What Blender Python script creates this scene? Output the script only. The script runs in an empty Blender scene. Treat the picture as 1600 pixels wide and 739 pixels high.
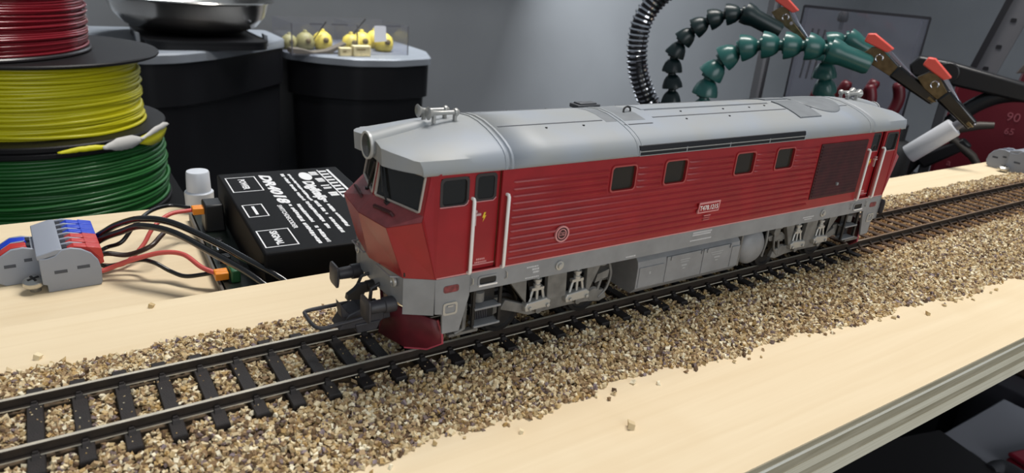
import bpy, bmesh, math, random
import numpy as np
from mathutils import Vector, Matrix

SC = bpy.context.scene
COL = SC.collection
random.seed(7)
RNG = np.random.default_rng(11)
ZO = 0.80            # rail top stands 0.80 m above the floor; all builders work in millimetres from rail top
R_ = math.radians

# ------------------------------------------------------------------ camera
def make_camera():
    f, yaw, pitch, roll = 1093.84, 0.6140, 0.3720, 0.0889
    C = Vector((9.27, -143.08, 90.22))
    F = Vector((math.sin(yaw) * math.cos(pitch), math.cos(yaw) * math.cos(pitch), -math.sin(pitch)))
    Rt = F.cross(Vector((0, 0, 1))).normalized()
    U = Rt.cross(F)
    R2 = Rt * math.cos(roll) + U * math.sin(roll)
    U2 = -Rt * math.sin(roll) + U * math.cos(roll)
    cd = bpy.data.cameras.new('camera')
    cd.sensor_width = 36.0
    cd.sensor_fit = 'HORIZONTAL'
    cd.lens = f / 1600 * 36
    cd.clip_start = 0.005
    cd.clip_end = 20
    cd.dof.use_dof = True
    cd.dof.focus_distance = 0.215
    cd.dof.aperture_fstop = 34.0
    co = bpy.data.objects.new('camera', cd)
    COL.objects.link(co)
    m = Matrix((R2, U2, -F)).transposed().to_4x4()
    m.translation = Vector((C.x * .001, C.y * .001, C.z * .001 + ZO))
    co.matrix_world = m
    SC.camera = co
    SC.cycles.transparent_max_bounces = 32
make_camera()

# ------------------------------------------------------------------ world, lamps, exposure
W = bpy.data.worlds.new('room_air')
SC.world = W
W.use_nodes = True
W.node_tree.nodes['Background'].inputs[0].default_value = (0.80, 0.90, 1.0, 1)
W.node_tree.nodes['Background'].inputs[1].default_value = 0.24

def area(name, loc, target, sx, sy, power, col, spread=180):
    L = bpy.data.lights.new(name, 'AREA')
    L.shape = 'RECTANGLE'; L.size = sx; L.size_y = sy; L.energy = power; L.color = col; L.spread = R_(spread)
    o = bpy.data.objects.new(name, L); COL.objects.link(o)
    o.location = (loc[0] * .001, loc[1] * .001, loc[2] * .001 + ZO)
    d = Vector((target[0] - loc[0], target[1] - loc[1], target[2] - loc[2]))
    o.rotation_euler = d.to_track_quat('-Z', 'Y').to_euler()
    return o
area('overhead_area_light', (560, 215, 1250), (380, 40, 0), 0.8, 0.26, 20.5, (1.0, 0.96, 0.91))
area('front_fill_light', (60, -1750, 560), (170, 0, 0), 1.5, 1.0, 13.5, (0.95, 0.98, 1.0))  # added fill behind the camera that lights the locomotive's side
area('overhead_area_light', (1000, 1250, 1500), (950, 1740, 0), 1.4, 0.4, 38, (0.93, 0.97, 1.0), 95)  # added light aimed at the back wall only to brighten it
vs = SC.view_settings
vs.view_transform = 'Standard'; vs.look = 'None'; vs.gamma = 1.0; vs.use_curve_mapping = False
vs.exposure = 0.0

# ------------------------------------------------------------------ helpers
def lin(c):
    return tuple(((x / 255) / 12.92 if x / 255 <= .04045 else ((x / 255 + .055) / 1.055) ** 2.4) for x in c[:3]) + (1.0,)

MATS = {}
def mat(name, rgb, rough=.5, metal=0., var=0., scale=.5, bump=0., bscale=2., stretch=(1, 1, 1), spec=.5, rgb2=None, coat=0., emit=0.):
    """procedural material; noise works in millimetres of object space"""
    if name in MATS: return MATS[name]
    m = bpy.data.materials.new(name); m.use_nodes = True
    nt = m.node_tree; b = nt.nodes['Principled BSDF']
    b.inputs['Base Color'].default_value = lin(rgb)
    b.inputs['Roughness'].default_value = rough
    b.inputs['Metallic'].default_value = metal
    b.inputs['Specular IOR Level'].default_value = spec
    if coat: b.inputs['Coat Weight'].default_value = coat; b.inputs['Coat Roughness'].default_value = .16
    if var or bump:
        tc = nt.nodes.new('ShaderNodeTexCoord'); mp = nt.nodes.new('ShaderNodeMapping')
        mp.inputs['Scale'].default_value = tuple(1000 * s for s in stretch)
        nt.links.new(tc.outputs['Object'], mp.inputs['Vector'])
    if var:
        n = nt.nodes.new('ShaderNodeTexNoise'); n.inputs['Scale'].default_value = scale; n.inputs['Detail'].default_value = 4
        nt.links.new(mp.outputs[0], n.inputs['Vector'])
        r = nt.nodes.new('ShaderNodeValToRGB')
        r.color_ramp.elements[0].position = .3; r.color_ramp.elements[1].position = .7
        c2 = rgb2 or tuple(max(0, x * (1 - var)) for x in rgb)
        r.color_ramp.elements[0].color = lin(c2); r.color_ramp.elements[1].color = lin(rgb)
        nt.links.new(n.outputs[0], r.inputs[0]); nt.links.new(r.outputs[0], b.inputs['Base Color'])
    if bump:
        n2 = nt.nodes.new('ShaderNodeTexNoise'); n2.inputs['Scale'].default_value = bscale; n2.inputs['Detail'].default_value = 3
        nt.links.new(mp.outputs[0], n2.inputs['Vector'])
        bp = nt.nodes.new('ShaderNodeBump'); bp.inputs['Strength'].default_value = bump; bp.inputs['Distance'].default_value = .0002
        nt.links.new(n2.outputs[0], bp.inputs['Height']); nt.links.new(bp.outputs[0], b.inputs['Normal'])
    MATS[name] = m
    return m

def glass(name, tint, clear=.8, rough=.05, fr=1.45):
    if name in MATS: return MATS[name]
    m = bpy.data.materials.new(name); m.use_nodes = True
    nt = m.node_tree; nt.nodes.clear()
    o = nt.nodes.new('ShaderNodeOutputMaterial'); t = nt.nodes.new('ShaderNodeBsdfTransparent')
    g = nt.nodes.new('ShaderNodeBsdfGlossy'); f = nt.nodes.new('ShaderNodeLayerWeight'); d = nt.nodes.new('ShaderNodeBsdfDiffuse')
    mx = nt.nodes.new('ShaderNodeMixShader'); m2 = nt.nodes.new('ShaderNodeMixShader')
    t.inputs[0].default_value = lin(tint); d.inputs[0].default_value = lin(tint); g.inputs['Roughness'].default_value = rough
    f.inputs[0].default_value = .5; pw = nt.nodes.new('ShaderNodeMath'); pw.operation = 'POWER'; pw.inputs[1].default_value = 4.0; ma = nt.nodes.new('ShaderNodeMath'); ma.operation = 'MULTIPLY_ADD'; ma.inputs[1].default_value = (fr - 1) * 1.2; ma.inputs[2].default_value = (fr - 1) * .1; m2.inputs[0].default_value = clear
    nt.links.new(d.outputs[0], m2.inputs[1]); nt.links.new(t.outputs[0], m2.inputs[2])
    nt.links.new(f.outputs['Facing'], pw.inputs[0]); nt.links.new(pw.outputs[0], ma.inputs[0]); nt.links.new(ma.outputs[0], mx.inputs[0]); nt.links.new(m2.outputs[0], mx.inputs[1]); nt.links.new(g.outputs[0], mx.inputs[2])
    nt.links.new(mx.outputs[0], o.inputs[0])
    MATS[name] = m
    return m

def tag(o, label=None, cat=None, group=None, kind=None):
    if label: o['label'] = label
    if cat: o['category'] = cat
    if group: o['group'] = group
    if kind: o['kind'] = kind
    return o

def thing(name, loc, label, cat, group=None, rz=0., rot=None):
    o = bpy.data.objects.new(name, None); COL.objects.link(o)
    o.empty_display_size = .005
    o.location = (loc[0] * .001, loc[1] * .001, loc[2] * .001 + ZO)
    o.rotation_euler = rot if rot else (0, 0, R_(rz))
    return tag(o, label, cat, group)

class MB:
    def __init__(s): s.v = []; s.f = []; s.mi = []
    def add(s, vs, fs, mi=0):
        n = len(s.v); s.v += [tuple(p) for p in vs]; s.f += [tuple(i + n for i in f) for f in fs]; s.mi += [mi] * len(fs)
        return s
    def box(s, x0, x1, y0, y1, z0, z1, mi=0):
        return s.add([(x0, y0, z0), (x1, y0, z0), (x1, y1, z0), (x0, y1, z0), (x0, y0, z1), (x1, y0, z1), (x1, y1, z1), (x0, y1, z1)],
                     [(0, 3, 2, 1), (4, 5, 6, 7), (0, 1, 5, 4), (1, 2, 6, 5), (2, 3, 7, 6), (3, 0, 4, 7)], mi)
    def obox(s, c, size, M, mi=0):
        hx, hy, hz = [k / 2 for k in size]; c = Vector(c)
        vs = [c + M @ Vector((a * hx, b * hy, d * hz)) for d in (-1, 1) for a, b in ((-1, -1), (1, -1), (1, 1), (-1, 1))]
        return s.add(vs, [(0, 3, 2, 1), (4, 5, 6, 7), (0, 1, 5, 4), (1, 2, 6, 5), (2, 3, 7, 6), (3, 0, 4, 7)], mi)
    def prism(s, poly, plane, a, b, mi=0):
        def P(p, h):
            return {'xz': (p[0], h, p[1]), 'xy': (p[0], p[1], h), 'yz': (h, p[0], p[1])}[plane]
        n = len(poly)
        return s.add([P(p, a) for p in poly] + [P(p, b) for p in poly],
                     [tuple(range(n)), tuple(range(2 * n - 1, n - 1, -1))] + [(i, i + n, (i + 1) % n + n, (i + 1) % n) for i in range(n)], mi)
    def loft(s, rings, closed=True, caps=True, mi=0):
        n = len(rings[0]); fs = []
        for k in range(len(rings) - 1):
            for i in range(n if closed else n - 1):
                j = (i + 1) % n
                fs.append((k * n + i, k * n + j, (k + 1) * n + j, (k + 1) * n + i))
        if caps and closed:
            fs.append(tuple(range(n - 1, -1, -1))); fs.append(tuple((len(rings) - 1) * n + i for i in range(n)))
        return s.add([p for r in rings for p in r], fs, mi)
    def tube(s, pts, r, n=8, caps=True, closed=False, mi=0):
        P = [Vector(p) for p in pts]; N = len(P)
        rr = r if isinstance(r, (list, tuple)) else [r] * N
        rings = []; prev = None
        for i in range(N):
            if closed: t = P[(i + 1) % N] - P[i - 1]
            else: t = P[min(i + 1, N - 1)] - P[max(i - 1, 0)]
            t = t.normalized() if t.length > 1e-9 else Vector((0, 0, 1))
            if prev is None:
                up = Vector((0, 0, 1)) if abs(t.z) < .9 else Vector((1, 0, 0))
                a = t.cross(up).normalized()
            else:
                a = (prev - t * prev.dot(t)).normalized()
            prev = a; b = t.cross(a)
            rings.append([P[i] + (a * math.cos(2 * math.pi * k / n) + b * math.sin(2 * math.pi * k / n)) * rr[i] for k in range(n)])
        if closed: rings.append(rings[0])
        return s.loft(rings, True, caps and not closed, mi)
    def lathe(s, prof, o=(0, 0, 0), axis=(0, 0, 1), n=24, caps=True, mi=0):
        o = Vector(o); t = Vector(axis).normalized()
        up = Vector((0, 0, 1)) if abs(t.z) < .9 else Vector((1, 0, 0))
        a = t.cross(up).normalized(); b = t.cross(a)
        rings = [[o + t * h + (a * math.cos(2 * math.pi * k / n) + b * math.sin(2 * math.pi * k / n)) * max(r, 1e-4) for k in range(n)] for r, h in prof]
        return s.loft(rings, True, caps, mi)
    def grid(s, rows, mi=0):
        return s.loft(rows, False, False, mi)
    def mirx(s):
        s.v = [(-x, y, z) for x, y, z in s.v]; s.f = [tuple(reversed(f)) for f in s.f]; return s
    def miry(s):
        s.v = [(x, -y, z) for x, y, z in s.v]; s.f = [tuple(reversed(f)) for f in s.f]; return s
    def mesh(s, name, mats, smooth=35):
        me = bpy.data.meshes.new(name)
        me.from_pydata([(x * .001, y * .001, z * .001) for x, y, z in s.v], [], s.f)
        for m in (mats if isinstance(mats, (list, tuple)) else [mats]): me.materials.append(m)
        if any(s.mi): me.polygons.foreach_set('material_index', s.mi)
        bm = bmesh.new(); bm.from_mesh(me); bmesh.ops.recalc_face_normals(bm, faces=bm.faces); bm.to_mesh(me); bm.free()
        if smooth:
            me.shade_smooth(); me.set_sharp_from_angle(angle=R_(smooth))
        me.update()
        return me
    def build(s, name, mats, parent=None, smooth=35, bevel=0., seg=2, loc=None, solid=0., label=None):
        o = bpy.data.objects.new(name, s.mesh(name, mats, smooth)); COL.objects.link(o)
        if parent is not None: o.parent = parent
        if loc is not None: o.location = (loc[0] * .001, loc[1] * .001, loc[2] * .001 + (0 if parent is not None else ZO))
        if solid:
            md = o.modifiers.new('solid', 'SOLIDIFY'); md.thickness = solid * .001; md.offset = 0
        if bevel:
            md = o.modifiers.new('bevel', 'BEVEL'); md.width = bevel * .001; md.segments = seg; md.limit_method = 'ANGLE'; md.angle_limit = R_(40)
            md.harden_normals = False
        if label: o['label'] = label
        return o

def inst(name, me, parent, loc=(0, 0, 0), rot=(0, 0, 0), scale=(1, 1, 1)):
    o = bpy.data.objects.new(name, me); COL.objects.link(o)
    if parent is not None: o.parent = parent
    o.location = (loc[0] * .001, loc[1] * .001, loc[2] * .001 + (0 if parent is not None else ZO))
    o.rotation_euler = rot; o.scale = scale
    return o

def text_mesh(body, size, depth=.03, shear=0., bold=0.):
    cu = bpy.data.curves.new('lettering', 'FONT'); cu.body = body; cu.size = size * .001; cu.extrude = depth * .001; cu.shear = shear
    cu.offset = bold * .001; cu.resolution_u = 3
    cu.align_x = 'LEFT'; cu.align_y = 'BOTTOM_BASELINE'
    t = bpy.data.objects.new('lettering', cu); COL.objects.link(t)
    dg = bpy.context.evaluated_depsgraph_get()
    me = bpy.data.meshes.new_from_object(t.evaluated_get(dg))
    bpy.data.objects.remove(t); bpy.data.curves.remove(cu)
    return me
def text(body, size, parent, loc, rot, m, name='lettering', width=None, **k):
    me = text_mesh(body, size, **k)
    if width:
        w = max(v.co.x for v in me.vertices) - min(v.co.x for v in me.vertices)
        for v in me.vertices: v.co.x *= width * .001 / w
    me.materials.clear(); me.materials.append(m)
    return inst(name, me, parent, loc, rot)

def spline(pts, n=8):
    P = [np.array(p, float) for p in pts]; P = [2 * P[0] - P[1]] + P + [2 * P[-1] - P[-2]]
    out = []
    for i in range(1, len(P) - 2):
        for k in range(n):
            t = k / n
            out.append(tuple(.5 * ((2 * P[i]) + (P[i + 1] - P[i - 1]) * t + (2 * P[i - 1] - 5 * P[i] + 4 * P[i + 1] - P[i + 2]) * t ** 2 + (3 * P[i] - P[i - 1] - 3 * P[i + 1] + P[i + 2]) * t ** 3)))
    return out + [tuple(P[-2])]

def rrect(x0, x1, z0, z1, r, n=4):
    out = []
    for cx, cz, a0 in ((x1 - r, z1 - r, 0), (x0 + r, z1 - r, 90), (x0 + r, z0 + r, 180), (x1 - r, z0 + r, 270)):
        for k in range(n + 1):
            a = R_(a0 + 90 * k / n); out.append((cx + r * math.cos(a), cz + r * math.sin(a)))
    return out

def ring_frame(mb, outer, inner, plane, a, b):
    """solid ring between two outlines with the same number of points"""
    def P(p, h): return {'xz': (p[0], h, p[1]), 'xy': (p[0], p[1], h), 'yz': (h, p[0], p[1])}[plane]
    n = len(outer)
    vs = [P(p, a) for p in outer] + [P(p, a) for p in inner] + [P(p, b) for p in outer] + [P(p, b) for p in inner]
    fs = []
    for i in range(n):
        j = (i + 1) % n
        fs += [(i, j, n + j, n + i), (2 * n + i, 3 * n + i, 3 * n + j, 2 * n + j), (i, 2 * n + i, 2 * n + j, j), (n + i, n + j, 3 * n + j, 3 * n + i)]
    return mb.add(vs, fs)

def panel_holes(mb, x0, x1, z0, z1, y0, y1, holes):
    xs = sorted({x0, x1, *[h[0] for h in holes], *[h[1] for h in holes]}); zs = sorted({z0, z1, *[h[2] for h in holes], *[h[3] for h in holes]})
    for i in range(len(xs) - 1):
        for k in range(len(zs) - 1):
            cx, cz = (xs[i] + xs[i + 1]) / 2, (zs[k] + zs[k + 1]) / 2
            if any(h[0] < cx < h[1] and h[2] < cz < h[3] for h in holes): continue
            mb.box(xs[i], xs[i + 1], y0, y1, zs[k], zs[k + 1])
    return mb

# ------------------------------------------------------------------ materials
def wood_mat(name, c1, c2, c3, sx=(.012, .35, .35)):
    m = bpy.data.materials.new(name); m.use_nodes = True; nt = m.node_tree; b = nt.nodes['Principled BSDF']
    tc = nt.nodes.new('ShaderNodeTexCoord'); mp = nt.nodes.new('ShaderNodeMapping'); mp.inputs['Scale'].default_value = tuple(1000 * s for s in sx)
    nt.links.new(tc.outputs['Object'], mp.inputs['Vector'])
    n = nt.nodes.new('ShaderNodeTexNoise'); n.inputs['Scale'].default_value = 1.0; n.inputs['Detail'].default_value = 6; n.inputs['Distortion'].default_value = .6
    nt.links.new(mp.outputs[0], n.inputs['Vector'])
    r = nt.nodes.new('ShaderNodeValToRGB'); e = r.color_ramp.elements
    e[0].position = .25; e[0].color = lin(c2); e[1].position = .75; e[1].color = lin(c1)
    nt.links.new(n.outputs[0], r.inputs[0])
    n2 = nt.nodes.new('ShaderNodeTexNoise'); n2.inputs['Scale'].default_value = .03; n2.inputs['Detail'].default_value = 3
    mp2 = nt.nodes.new('ShaderNodeMapping'); mp2.inputs['Scale'].default_value = (1000, 1000, 1000)
    nt.links.new(tc.outputs['Object'], mp2.inputs['Vector']); nt.links.new(mp2.outputs[0], n2.inputs['Vector'])
    r2 = nt.nodes.new('ShaderNodeValToRGB'); r2.color_ramp.elements[0].position = .55; r2.color_ramp.elements[1].position = .8
    nt.links.new(n2.outputs[0], r2.inputs[0])
    mx = nt.nodes.new('ShaderNodeMix'); mx.data_type = 'RGBA'; mx.inputs[7].default_value = lin(c3)
    ml = nt.nodes.new('ShaderNodeMath'); ml.operation = 'MULTIPLY'; ml.inputs[1].default_value = .35
    nt.links.new(r2.outputs[0], ml.inputs[0]); nt.links.new(ml.outputs[0], mx.inputs[0]); nt.links.new(r.outputs[0], mx.inputs[6])
    nt.links.new(mx.outputs[2], b.inputs['Base Color'])
    b.inputs['Roughness'].default_value = .8; b.inputs['Specular IOR Level'].default_value = .05
    MATS[name] = m; return m
WOOD = wood_mat('birch_face', (226, 209, 178), (218, 199, 166), (208, 184, 146))
PLY_L = wood_mat('ply_light', (232, 224, 202), (208, 198, 172), (196, 182, 152), (.02, .02, 1.2))
PLY_D = wood_mat('ply_dark', (190, 180, 156), (154, 144, 120), (142, 130, 106), (.05, .02, .8))
PLY_W = wood_mat('ply_pale', (250, 246, 232), (240, 232, 212), (226, 214, 190), (.02, .02, 1.2))
RED = mat('loco_red', (156, 35, 40), .36, var=.10, scale=.15, coat=.06, spec=.4)
REDDK = mat('loco_red_dark', (70, 24, 26), .6, var=.25, scale=.3)  # darker, duller red than the body paint
ROOF = mat('loco_roof_grey', (146, 153, 163), .5, var=.10, scale=.06, rgb2=(150, 151, 148))
ROOFD = mat('roof_hatch_grey', (124, 128, 132), .45, var=.08, scale=.3)
FRAME = mat('frame_grey', (140, 141, 143), .45, var=.10, scale=.2)
BOGIE = mat('bogie_grey', (120, 118, 114), .55, var=.25, scale=.25)
METAL_L = mat('spring_silver', (175, 174, 170), .35, metal=.4)
DARK = mat('underframe_black', (26, 24, 24), .55, var=.3, scale=.4)
DKGREY = mat('coupler_charcoal', (58, 57, 62), .5, var=.2, scale=.4)
WHITE = mat('white_paint', (236, 232, 228), .4)
PINK = mat('pale_pink_and_highlight', (206, 138, 138), .4)  # pale pink for plates and markings, also for highlights drawn as strips
RIM = mat('window_rim_red', (168, 78, 74), .4)
CREAM = mat('window_frame_cream', (178, 168, 158), .45)
BLACKP = mat('black_plastic', (17, 17, 19), .42, var=.1, scale=.2)
BLACKG = mat('black_gloss', (12, 12, 14), .18, coat=.3)
CHROME = mat('chrome', (215, 215, 220), .15, metal=1.)
BRASSY = mat('nickel_brass', (140, 125, 95), .28, metal=1., var=.2, scale=.3)
RAILM = mat('rail_nickel', (206, 199, 182), .4, metal=.2, var=.1, scale=.4)
RAILW = mat('rail_web_brown', (44, 34, 26), .55, var=.3, scale=.5)
GL_DARK = glass('cab_glass', (86, 86, 84), .8, .06)
GL_SIDE = glass('side_window_glass', (128, 116, 100), .86, .1)
GREYW = mat('connector_grey', (142, 148, 160), .42)
BLUEP = mat('lever_blue', (12, 58, 190), .35)
REDP = mat('lever_red', (186, 52, 48), .35)
YEL = mat('sign_yellow', (230, 196, 50), .4)

# ------------------------------------------------------------------ the room
def structure(name, mb, m, **k):
    o = mb.build(name, m, **k); o['kind'] = 'structure'; return o
WALLM = mat('painted_wall_grey', (150, 153, 157), .7, var=.05, scale=.004, bump=.05, bscale=.5)
structure('wall_back', MB().box(-1800, 3200, 1750, 1810, -800, 1900), WALLM)
structure('wall_right', MB().box(3200, 3260, -1500, 1810, -800, 1900), WALLM)
structure('floor', MB().box(-1800, 3200, -1800, 1750, -840, -800), mat('floor_tile_grey', (120, 120, 124), .5, var=.08, scale=.01))

# ------------------------------------------------------------------ workbench and plywood
def bench():
    t = thing('workbench', (300, 310, -800), 'dark grey workbench carrying the plywood boards and filament spools', 'workbench')
    m = mat('bench_laminate_dark', (12, 12, 14), .7, var=.15, scale=.02, spec=.15)
    MB().prism([(-720, -298), (560, -298), (560, 250), (40, 250), (40, -133), (-205, -133), (-205, 232), (-720, 232)], 'xy', 672, 700).build('bench_top', m, t, bevel=1)
    for x in (-680, 500):
        for y in (-190, 205):
            MB().box(x, x + 45, y, y + 40, 0, 672).build('leg', m, t, bevel=1)
    return t
bench()

def plywood(name, x0, x1, y0, y1, ztop, label):
    t = thing(name, ((x0 + x1) / 2, (y0 + y1) / 2, ztop - 15), label, 'plywood board')
    hx, hy = (x1 - x0) / 2, (y1 - y0) / 2
    z = 15.0
    for i, (h, m, ins, nm) in enumerate(((.5, WOOD, 0, 'face_veneer'), (1.6, PLY_D, .05, 'ply_layer'), (.9, PLY_W, -.1, 'ply_layer'), (3.0, PLY_D, .1, 'ply_layer'), (2.6, PLY_L, -.05, 'ply_layer'), (2.4, PLY_D, .12, 'ply_layer'), (4.0, PLY_L, 0, 'ply_layer'))):
        MB().box(-hx + ins, hx - ins, -hy + ins, hy - ins, z - h, z).build(nm, m, t, smooth=0)
        z -= h
    return t
front_board = plywood('plywood_board', -260, 760, -74.5, 54, -6, 'pale birch plywood board carrying the track and locomotive')
rear_board = plywood('plywood_board', -260, 150, 20, 176, -21.5, 'lower plywood board behind the track carrying connector and decoder')
def batten(x, y0, y1, z1, label):
    o = MB().box(-14, 14, -(y1 - y0) / 2, (y1 - y0) / 2, 0, z1 + 100).build('wooden_batten', WOOD, loc=(x, (y0 + y1) / 2, -100), bevel=.5)
    tag(o, label, 'batten')
batten(-180, 70, 170, -36.5, 'wooden batten under the left end of the lower board')
batten(120, 80, 170, -36.5, 'wooden batten under the lower board behind the locomotive cab')
batten(330, 16, 50, -21, 'wooden batten under the track board below the loco middle')
batten(640, 16, 50, -21, 'wooden batten under the right end of the track board')

# ------------------------------------------------------------------ track
PITCH = 7.9356
X_TR0, X_TR1 = -72, 660
def track():
    rm = RAILM.copy(); rm.name = 'rail_nickel_rusting'; nt = rm.node_tree; bs = nt.nodes['Principled BSDF']
    tc = nt.nodes.new('ShaderNodeTexCoord'); sx = nt.nodes.new('ShaderNodeSeparateXYZ'); mr = nt.nodes.new('ShaderNodeMapRange'); mx = nt.nodes.new('ShaderNodeMix'); mx.data_type = 'RGBA'
    mr.inputs[1].default_value = .25; mr.inputs[2].default_value = .28; mr.inputs[4].default_value = .85; mx.inputs[7].default_value = lin((104, 74, 48))
    src = bs.inputs['Base Color'].links[0].from_socket
    nt.links.new(tc.outputs['Object'], sx.inputs[0]); nt.links.new(sx.outputs[0], mr.inputs[0]); nt.links.new(mr.outputs[0], mx.inputs[0]); nt.links.new(src, mx.inputs[6]); nt.links.new(mx.outputs[2], bs.inputs['Base Color'])
    t = thing('railway_track', (0, 0, -5), 'model railway track of two metal rails on dark sleepers', 'track')
    for y in (-8.75, 8.75):
        prof = [(-1.05, 2.7), (1.05, 2.7), (1.05, 3.0), (.28, 3.25), (.28, 4.25), (.5, 4.45), (.5, 4.95), (.42, 5.0), (-.42, 5.0), (-.5, 4.95), (-.5, 4.45), (-.28, 4.25), (-.28, 3.25), (-1.05, 3.0)]
        n = len(prof); mb = MB()
        vs = [(X_TR0, y + p[0], p[1]) for p in prof] + [(X_TR1, y + p[0], p[1]) for p in prof]
        mb.add(vs, [tuple(range(n)), tuple(range(2 * n - 1, n - 1, -1))])
        for i in range(n):
            mb.add([vs[i], vs[(i + 1) % n], vs[n + (i + 1) % n], vs[n + i]], [(0, 1, 2, 3)], 1 if i in (3, 4, 10, 9, 11, 12, 5, 8) and i not in (5,) else 0)
        mb.build('rail', [rm, RAILW], t, smooth=0)
    sm = mat('sleeper_black', (34, 28, 27), .7, var=.25, scale=.5, bump=.4, bscale=3)
    sb = mat('sleeper_weathered', (86, 60, 38), .8, var=.45, scale=.35, rgb2=(40, 30, 24), bump=.4, bscale=3)
    meshes = {}
    for key, m in (('d', sm), ('w', sb)):
        s = MB()
        s.loft([[(-1.45, -15.0, 0), (1.45, -15.0, 0), (1.45, 15.0, 0), (-1.45, 15.0, 0)], [(-1.45, -15.0, 2.4), (1.45, -15.0, 2.4), (1.45, 15.0, 2.4), (-1.45, 15.0, 2.4)], [(-1.3, -14.85, 2.65), (1.3, -14.85, 2.65), (1.3, 14.85, 2.65), (-1.3, 14.85, 2.65)]])
        c = MB()
        for sg in (-1, 1):
            c.loft([[(-.75, sg * .9, 2.65), (.75, sg * .9, 2.65), (.75, sg * 2.3, 2.65), (-.75, sg * 2.3, 2.65)], [(-.6, sg * .75, 3.5), (.6, sg * .75, 3.5), (.6, sg * 1.7, 3.3), (-.6, sg * 1.7, 3.3)]])
            c.box(-.45, .45, min(sg * .55, sg * 1.2), max(sg * .55, sg * 1.2), 3.2, 3.75)
        meshes[key] = (s.mesh('sleeper', m, 0), c.mesh('rail_chair', m, 0))
    i0 = int(X_TR0 / PITCH) + 1
    for i in range(i0, int(X_TR1 / PITCH)):
        x = i * PITCH
        ms, mc = meshes['w' if x > 262 else 'd']
        s = inst('sleeper', ms, t, (x, 0, -.0), (0, 0, random.uniform(-.012, .012)))
        for y in (-8.75, 8.75): inst('rail_chair', mc, s, (0, y, 0))
    return t
track()

# ------------------------------------------------------------------ ballast
def stone_mat(name, island):
    m = bpy.data.materials.new(name); m.use_nodes = True; nt = m.node_tree; b = nt.nodes['Principled BSDF']
    if island:
        g = nt.nodes.new('ShaderNodeNewGeometry'); src = g.outputs['Random Per Island']
    else:
        g = nt.nodes.new('ShaderNodeObjectInfo'); src = g.outputs['Random']
    r = nt.nodes.new('ShaderNodeValToRGB'); r.color_ramp.interpolation = 'CONSTANT'
    cols = [(0, (204, 184, 146)), (.16, (168, 142, 106)), (.32, (224, 208, 172)), (.46, (140, 114, 84)), (.58, (190, 166, 122)), (.70, (120, 104, 100)), (.76, (236, 226, 198)), (.84, (92, 72, 54)), (.91, (178, 148, 98)), (.97, (136, 122, 126))]
    e = r.color_ramp.elements
    e[0].position = 0; e[0].color = lin(cols[0][1]); e[1].position = cols[1][0]; e[1].color = lin(cols[1][1])
    for p, c in cols[2:]:
        k = e.new(p); k.color = lin(c)
    nt.links.new(src, r.inputs[0])
    out = r.outputs[0]
    if island:   # rust-brown weathering wash along the rails on the far stretch of track
        ge = nt.nodes.new('ShaderNodeTexCoord'); sx = nt.nodes.new('ShaderNodeSeparateXYZ'); nt.links.new(ge.outputs['Object'], sx.inputs[0])
        mr = nt.nodes.new('ShaderNodeMapRange'); mr.inputs[1].default_value = .245; mr.inputs[2].default_value = .275
        nt.links.new(sx.outputs[0], mr.inputs[0])
        ab = nt.nodes.new('ShaderNodeMath'); ab.operation = 'ABSOLUTE'; nt.links.new(sx.outputs[1], ab.inputs[0])
        m2 = nt.nodes.new('ShaderNodeMapRange'); m2.inputs[1].default_value = .019; m2.inputs[2].default_value = .013
        nt.links.new(ab.outputs[0], m2.inputs[0])
        mu = nt.nodes.new('ShaderNodeMath'); mu.operation = 'MULTIPLY'; nt.links.new(mr.outputs[0], mu.inputs[0]); nt.links.new(m2.outputs[0], mu.inputs[1])
        mu2 = nt.nodes.new('ShaderNodeMath'); mu2.operation = 'MULTIPLY'; mu2.inputs[1].default_value = .75; nt.links.new(mu.outputs[0], mu2.inputs[0])
        mx = nt.nodes.new('ShaderNodeMix'); mx.data_type = 'RGBA'; mx.inputs[7].default_value = lin((132, 92, 48))
        nt.links.new(mu2.outputs[0], mx.inputs[0]); nt.links.new(out, mx.inputs[6]); out = mx.outputs[2]
    nt.links.new(out, b.inputs['Base Color']); b.inputs['Roughness'].default_value = .7; b.inputs['Specular IOR Level'].default_value = .3
    return m
ST_I, ST_O = stone_mat('ballast_stone', True), stone_mat('ballast_stone_single', False)
ZB = -6.0
def near_edge(x): return np.where(x < 120, -36.0, -36 - np.minimum((x - 120) * .078, 30)) + 1.4 * np.sin(x * .11) + .9 * np.sin(x * .37 + 1)
def far_edge(x): return 28.3 + np.clip(x - 20, 0, 400) * .008 + .9 * np.sin(x * .17 + 2) + .6 * np.sin(x * .5)
def bed_h(x, y):
    wet = np.clip((x - 250) / 30, 0, 1)
    top = -3.35 + .1 * wet
    tn = np.clip((-y - 15.5) / (-near_edge(x) - 15.5), 0, 1); tf = np.clip((y - 15.5) / (far_edge(x) - 15.5), 0, 1)
    t = np.maximum(tn, tf)
    return top + (ZB + .15 - top) * t ** 1.15
def chip():
    v = np.array([(x, y, z) for z in (-1, 1) for x, y in ((-1, -1), (1, -1), (1, 1), (-1, 1))], float) * .74
    f = np.array([(0, 2, 1), (0, 3, 2), (4, 5, 6), (4, 6, 7), (0, 1, 5), (0, 5, 4), (1, 2, 6), (1, 6, 5), (2, 3, 7), (2, 7, 6), (3, 0, 4), (3, 4, 7)])
    return v, f
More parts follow.
